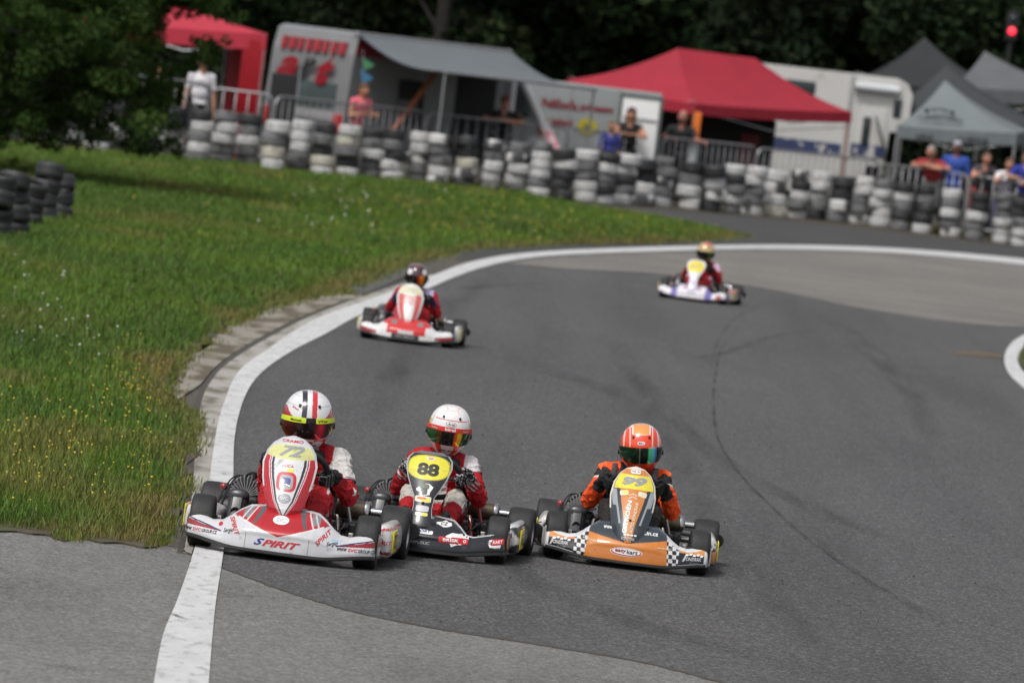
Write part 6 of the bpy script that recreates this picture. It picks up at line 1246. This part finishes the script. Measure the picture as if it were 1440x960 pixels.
# black enclosed trailer, added to make the space under the red tent dark
Yk = Y0 + 3.3; c = at(985, 230, Yk); t = thing('added_black_trailer', 'black box trailer added to darken the space under the long red tent', 'trailer', (c.x, c.y, 0)); MB().box((0, .8, 1.1), (2.9, 1.6, 1.55), bev=.05).build('body', M_dark, t)
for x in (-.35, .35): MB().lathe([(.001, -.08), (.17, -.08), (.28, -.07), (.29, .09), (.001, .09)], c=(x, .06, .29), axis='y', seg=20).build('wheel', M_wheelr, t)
MB().box((.95, -.015, 1.0), (.38, .03, 1.1), bev=.01).build('red_panel', mat('deep_red_panel', (.14, .012, .02), .6), t); MB().tube([(-1.6, .8, .4), (-2.1, .8, .4)], .04, 8).build('drawbar', M_galv, t)
t = thing('orange_stand', 'orange and white advertising stand right beside the bald man', 'stand', stand_at(975, 1.35)); MB().box((.03, 0, 1.62), (.14, .08, .55), bev=.02).build('upper_panel', mat('stand_orange', (.75, .17, .02), .5), t); MB().box((0, 0, .98), (.20, .08, .68), bev=.02).build('white_panel', mat('stand_white', (.6, .62, .62), .5), t); MB().box((-.04, 0, .42), (.16, .08, .38), bev=.02).build('lower_panel', MATS['stand_orange'], t); MB().box((0, .02, .02), (.4, .4, .03), bev=.01).build('base', M_galv, t)
# dark car under the pale grey tent
Yc = Y2 + 1.0; c = at(1345, 260, Yc); t = thing('parked_car', 'dark parked car under the pale grey tent behind the spectators', 'car', (c.x, c.y, 0)); M_car = mat('car_black', (.012, .013, .015), .25, coat=.6)
MB().prism([(-2.0, .25), (-2.05, .75), (-1.9, .95), (-1.25, 1.02), (-.75, 1.45), (-.3, 1.52), (.75, 1.50), (1.35, 1.05), (1.95, .95), (2.05, .7), (2.0, .25)], 0, 1.7).build('body', M_car, t, False)
MB().add([(-1.12, -.01, 1.02), (-.72, -.01, 1.40), (-.05, -.01, 1.44), (-.05, -.01, 1.02)], [(0, 3, 2, 1)]).build('side_window', M_glass, t, False); MB().add([(.02, -.01, 1.02), (.02, -.01, 1.44), (.70, -.01, 1.42), (1.2, -.01, 1.04)], [(0, 3, 2, 1)]).build('side_window', M_glass, t, False)
for x in (-1.3, 1.3): MB().lathe([(.001, -.08), (.2, -.09), (.3, -.07), (.31, .09), (.001, .09)], c=(x, .07, .31), axis='y', seg=22).build('wheel', M_wheelr, t)
MB().box((-1.99, -.005, .72), (.18, .03, .14), bev=.02).build('headlight', M_glass, t); MB().box((-.7, -.06, 1.06), (.16, .12, .10), bev=.03).build('mirror', M_car, t)
# signal lamp and the building in the far corner
p = at(1423, 44, row_depth(1420) + 14); t = thing('signal_lamp', 'lit red signal lamp on a post at the top right corner', 'signal lamp', (p.x, p.y, 0)); MB().tube([(0, .1, 0), (0, .1, p.z + .5)], .05, 10).build('post', M_dark, t); MB().box((0, .1, p.z + .1), (.26, .2, .62), bev=.03).build('housing', M_dark, t); MB().ell((0, -.01, p.z), (.085, .04, .085), 20, 10).build('lamp_lens', mat('lit_red_lens', (.8, .02, .03), .3, emit=((1, .03, .06), 1.6)), t); MB().ell((0, -.01, p.z + .27), (.08, .03, .08), 16, 8).build('lamp_lens', M_glass, t)
p = at(1400, 5, row_depth(1420) + 30); t = thing('house', 'pale house with red roof glimpsed between trees in the top right corner', 'house', (p.x, p.y, 0)); M_wall = mat('house_plaster', (.30, .29, .28), .9, vary=.2, vscale=1)
MB().box((.3, 3, 3.0), (4.4, 6, 6.0)).build('wall', M_wall, t, False); zr = p.z + .03
MB().prism([(-2.3, 6.0), (.3, 7.6), (2.9, 6.0)], -.3, 6.3).build('roof', mat('roof_red', (.16, .035, .025), .8, vary=.3, vscale=3), t, False)
for x in (-.9, 1.3): w_ = MB().box((x, -.01, 4.6), (.8, .06, 1.0)).build('window', M_dark, t, False)
MB().box((.3, -.03, zr), (4.3, .08, .22)).build('red_fascia', MATS['roof_red'], t, False)

# ------------------------------------------------------------------ trees
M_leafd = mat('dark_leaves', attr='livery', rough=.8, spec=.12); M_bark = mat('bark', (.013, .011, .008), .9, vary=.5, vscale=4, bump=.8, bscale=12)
def leaves(clumps, n, size, col, seed, droop=.3):
    r = np.random.default_rng(seed); C = np.array([c[:3] for c in clumps]); Rr = np.array([c[3:6] for c in clumps]); w = (Rr[:, 0] * Rr[:, 2]) ** 1.2; idx = r.choice(len(C), n, p=w / w.sum()); d = r.normal(size=(n, 3)); d /= np.linalg.norm(d, axis=1)[:, None]
    p = C[idx] + d * Rr[idx] * (r.random(n) ** .42)[:, None]; a = r.normal(size=(n, 3)); a[:, 2] -= droop; a /= np.linalg.norm(a, axis=1)[:, None]; b = np.cross(a, r.normal(size=(n, 3))); b /= np.linalg.norm(b, axis=1)[:, None]; s = size * r.uniform(.55, 1.3, n)[:, None]
    nn_ = np.cross(a, b); V = np.stack([p - a * s * .5, p + b * s * .28 + nn_ * s * .06, p + a * s * .5, p - b * s * .28 + nn_ * s * .06], 1).reshape(-1, 3); q = np.arange(n)[:, None] * 4; T = np.stack([q + [0, 1, 2], q + [0, 2, 3]], 1).reshape(-1, 3)
    tone = r.uniform(.55, 1.35, len(C))[idx]; c = np.array(col) * (tone * r.uniform(.7, 1.35, n))[:, None]; c[:, 0] *= r.uniform(.8, 1.35, n); return V, T, np.repeat(c, 4, 0)
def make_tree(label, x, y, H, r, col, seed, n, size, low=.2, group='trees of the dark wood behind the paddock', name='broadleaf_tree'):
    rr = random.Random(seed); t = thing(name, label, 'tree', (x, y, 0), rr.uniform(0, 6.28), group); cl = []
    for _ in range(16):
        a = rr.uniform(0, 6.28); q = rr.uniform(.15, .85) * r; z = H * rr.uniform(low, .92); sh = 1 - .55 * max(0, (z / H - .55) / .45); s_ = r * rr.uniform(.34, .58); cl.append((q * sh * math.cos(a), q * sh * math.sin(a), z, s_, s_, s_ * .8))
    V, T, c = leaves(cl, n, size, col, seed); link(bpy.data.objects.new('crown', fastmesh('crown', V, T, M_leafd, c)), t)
    m = MB(); m.tube([(0, 0, -.1), (.05, .02, H * .3), (-.04, .03, H * .6), (0, 0, H * .9)], [.20, .16, .10, .03], 9)
    for q in cl[::2]: z0 = q[2] * .6; m.tube([(0, 0, z0), (q[0] * .5, q[1] * .5, (z0 + q[2]) / 2 + .1), q[:3]], [.07, .05, .02], 6)
    m.build('trunk', M_bark, t); return t
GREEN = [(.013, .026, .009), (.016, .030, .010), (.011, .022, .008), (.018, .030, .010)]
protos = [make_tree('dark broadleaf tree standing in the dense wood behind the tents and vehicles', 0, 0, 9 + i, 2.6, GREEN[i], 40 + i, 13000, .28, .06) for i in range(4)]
rr = random.Random(3); spots = []
for k in range(17): spots.append((-20 + k * 2.5 + rr.uniform(-.5, .5), 163 + rr.uniform(-2, 3) + (3 if k > 12 else 0)))
for k in range(17): spots.append((-21 + k * 2.6 + rr.uniform(-.5, .5), 172 + rr.uniform(-2, 3)))
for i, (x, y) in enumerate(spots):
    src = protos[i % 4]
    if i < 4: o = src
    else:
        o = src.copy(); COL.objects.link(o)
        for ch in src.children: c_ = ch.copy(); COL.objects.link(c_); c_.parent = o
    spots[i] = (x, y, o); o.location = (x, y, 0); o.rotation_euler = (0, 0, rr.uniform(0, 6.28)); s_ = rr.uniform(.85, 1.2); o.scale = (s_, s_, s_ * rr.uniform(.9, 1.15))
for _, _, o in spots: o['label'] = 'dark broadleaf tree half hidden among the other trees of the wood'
for px, nm in ((255, 'left red tent'), (440, 'camper van rear'), (600, 'grey awning'), (770, 'white cargo trailer'), (960, 'peak of the long red tent'), (1160, 'motorhome roof'), (1385, 'grey tents')):
    q = at(px, 40, 163); o = min((s for s in spots[:17]), key=lambda s: abs(s[0] - q.x))[2]; o['label'] = 'dark broadleaf tree of the wood right behind the ' + nm
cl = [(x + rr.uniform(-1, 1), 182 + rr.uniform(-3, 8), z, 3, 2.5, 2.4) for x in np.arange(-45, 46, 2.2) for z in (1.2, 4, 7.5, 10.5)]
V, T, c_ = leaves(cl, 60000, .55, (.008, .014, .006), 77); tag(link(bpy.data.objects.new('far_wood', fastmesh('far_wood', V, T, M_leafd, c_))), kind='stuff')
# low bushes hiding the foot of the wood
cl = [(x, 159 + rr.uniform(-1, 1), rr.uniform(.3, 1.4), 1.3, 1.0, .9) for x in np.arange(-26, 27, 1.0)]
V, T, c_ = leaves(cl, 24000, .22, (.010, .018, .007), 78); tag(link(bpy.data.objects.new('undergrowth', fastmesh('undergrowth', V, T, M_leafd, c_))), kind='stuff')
# the near tree whose branches hang over the verge at the left
def clump_at(px, py, Y, r): p = at(px, py, Y); return (p.x, p.y, p.z, r, r * 1.3, r * .75)
YT = 104; base = at(-150, 260, YT); t = thing('overhanging_tree', 'leafy tree at the left edge with branches hanging over the grass', 'tree', (base.x, base.y, 0)); rr = random.Random(11); cl = []
prof_ = [(-60, 215), (0, 205), (60, 190), (110, 175), (150, 170), (190, 185), (215, 200), (235, 170), (250, 120), (275, 100), (305, 75), (335, 45), (345, 20)]
for _ in range(300):
    px = rr.uniform(-80, 300); lim = np.interp(px, [a_ for a_, _ in prof_], [b_ for _, b_ in prof_]); py = rr.uniform(-60, lim - 18); 
    if px > 230 and py > 85 - (px - 230) * .7: py = rr.uniform(-50, max(-20, 75 - (px - 230) * .9))
    if py > 8 and px > (214 if py < 85 else 232): continue
    cl.append(clump_at(px, py, YT + rr.uniform(-2.5, 2.5), rr.uniform(.20, .36)))
for px, py, r_ in ((300, 70, .16), (285, 80, .18), (291, 74, .15), (290, 62, .18), (300, 84, .12), (265, 92, .16), (318, 58, .10), (250, 100, .16), (328, 30, .14), (305, 15, .2), (345, 22, .10), (240, 120, .17), (225, 140, .2), (215, 165, .22), (205, 190, .2), (222, 205, .14), (185, 175, .2), (195, 208, .14), (245, 200, .10), (246, 175, .12), (250, 222, .05), (130, 205, .10), (128, 190, .14), (90, 190, .16), (45, 195, .16), (0, 200, .2), (20, 225, .12), (35, 240, .10), (10, 245, .14), (45, 255, .07)): cl.append(clump_at(px, py, YT + rr.uniform(-1, 1), r_))
for _ in range(46): px = rr.uniform(30, 252); cl.append(clump_at(px, rr.uniform(165, 212) - (252 - px) * .06, YT + rr.uniform(-1.5, 1.5), rr.uniform(.12, .24)))
for _ in range(14): cl.append(clump_at(rr.uniform(272, 306), rr.uniform(52, 88), YT + rr.uniform(-.6, .6), rr.uniform(.10, .16)))
for _ in range(40): a = rr.uniform(0, 6.28); q = rr.uniform(0, 3.2); cl.append((base.x + q * math.cos(a), base.y + q * math.sin(a), rr.uniform(3.5, 8), .8, .8, .6))
cl2 = [(c_[0] - base.x, c_[1] - base.y) + tuple(c_[2:]) for c_ in cl]; V, T, c_ = leaves(cl2, 170000, .085, (.027, .056, .011), 12, .6)
link(bpy.data.objects.new('crown', fastmesh('crown', V, T, M_leafd, c_)), t)
m = MB(); m.tube([(0, 0, -.1), (.1, 0, 1.5), (0, .1, 3.5), (.1, 0, 6.5)], [.22, .18, .14, .05], 10); m.build('trunk', M_bark, t)
for k in range(0, 130, 6): q = cl2[k]; z0 = min(q[2] * .75 + .6, 5); m = MB(); m.tube(spline([(0, 0, z0), (q[0] * .5, q[1] * .5, (z0 + q[2]) / 2 + .25), q[:3]], 5), np.linspace(.05, .008, 11), 6); m.build('branch', M_bark, t)
print('objects', len(bpy.data.objects), 'tris', sum(len(m.loop_triangles) if m.loop_triangles else sum(max(0, p.loop_total - 2) for p in m.polygons) for m in bpy.data.meshes if len(m.polygons) < 60000))
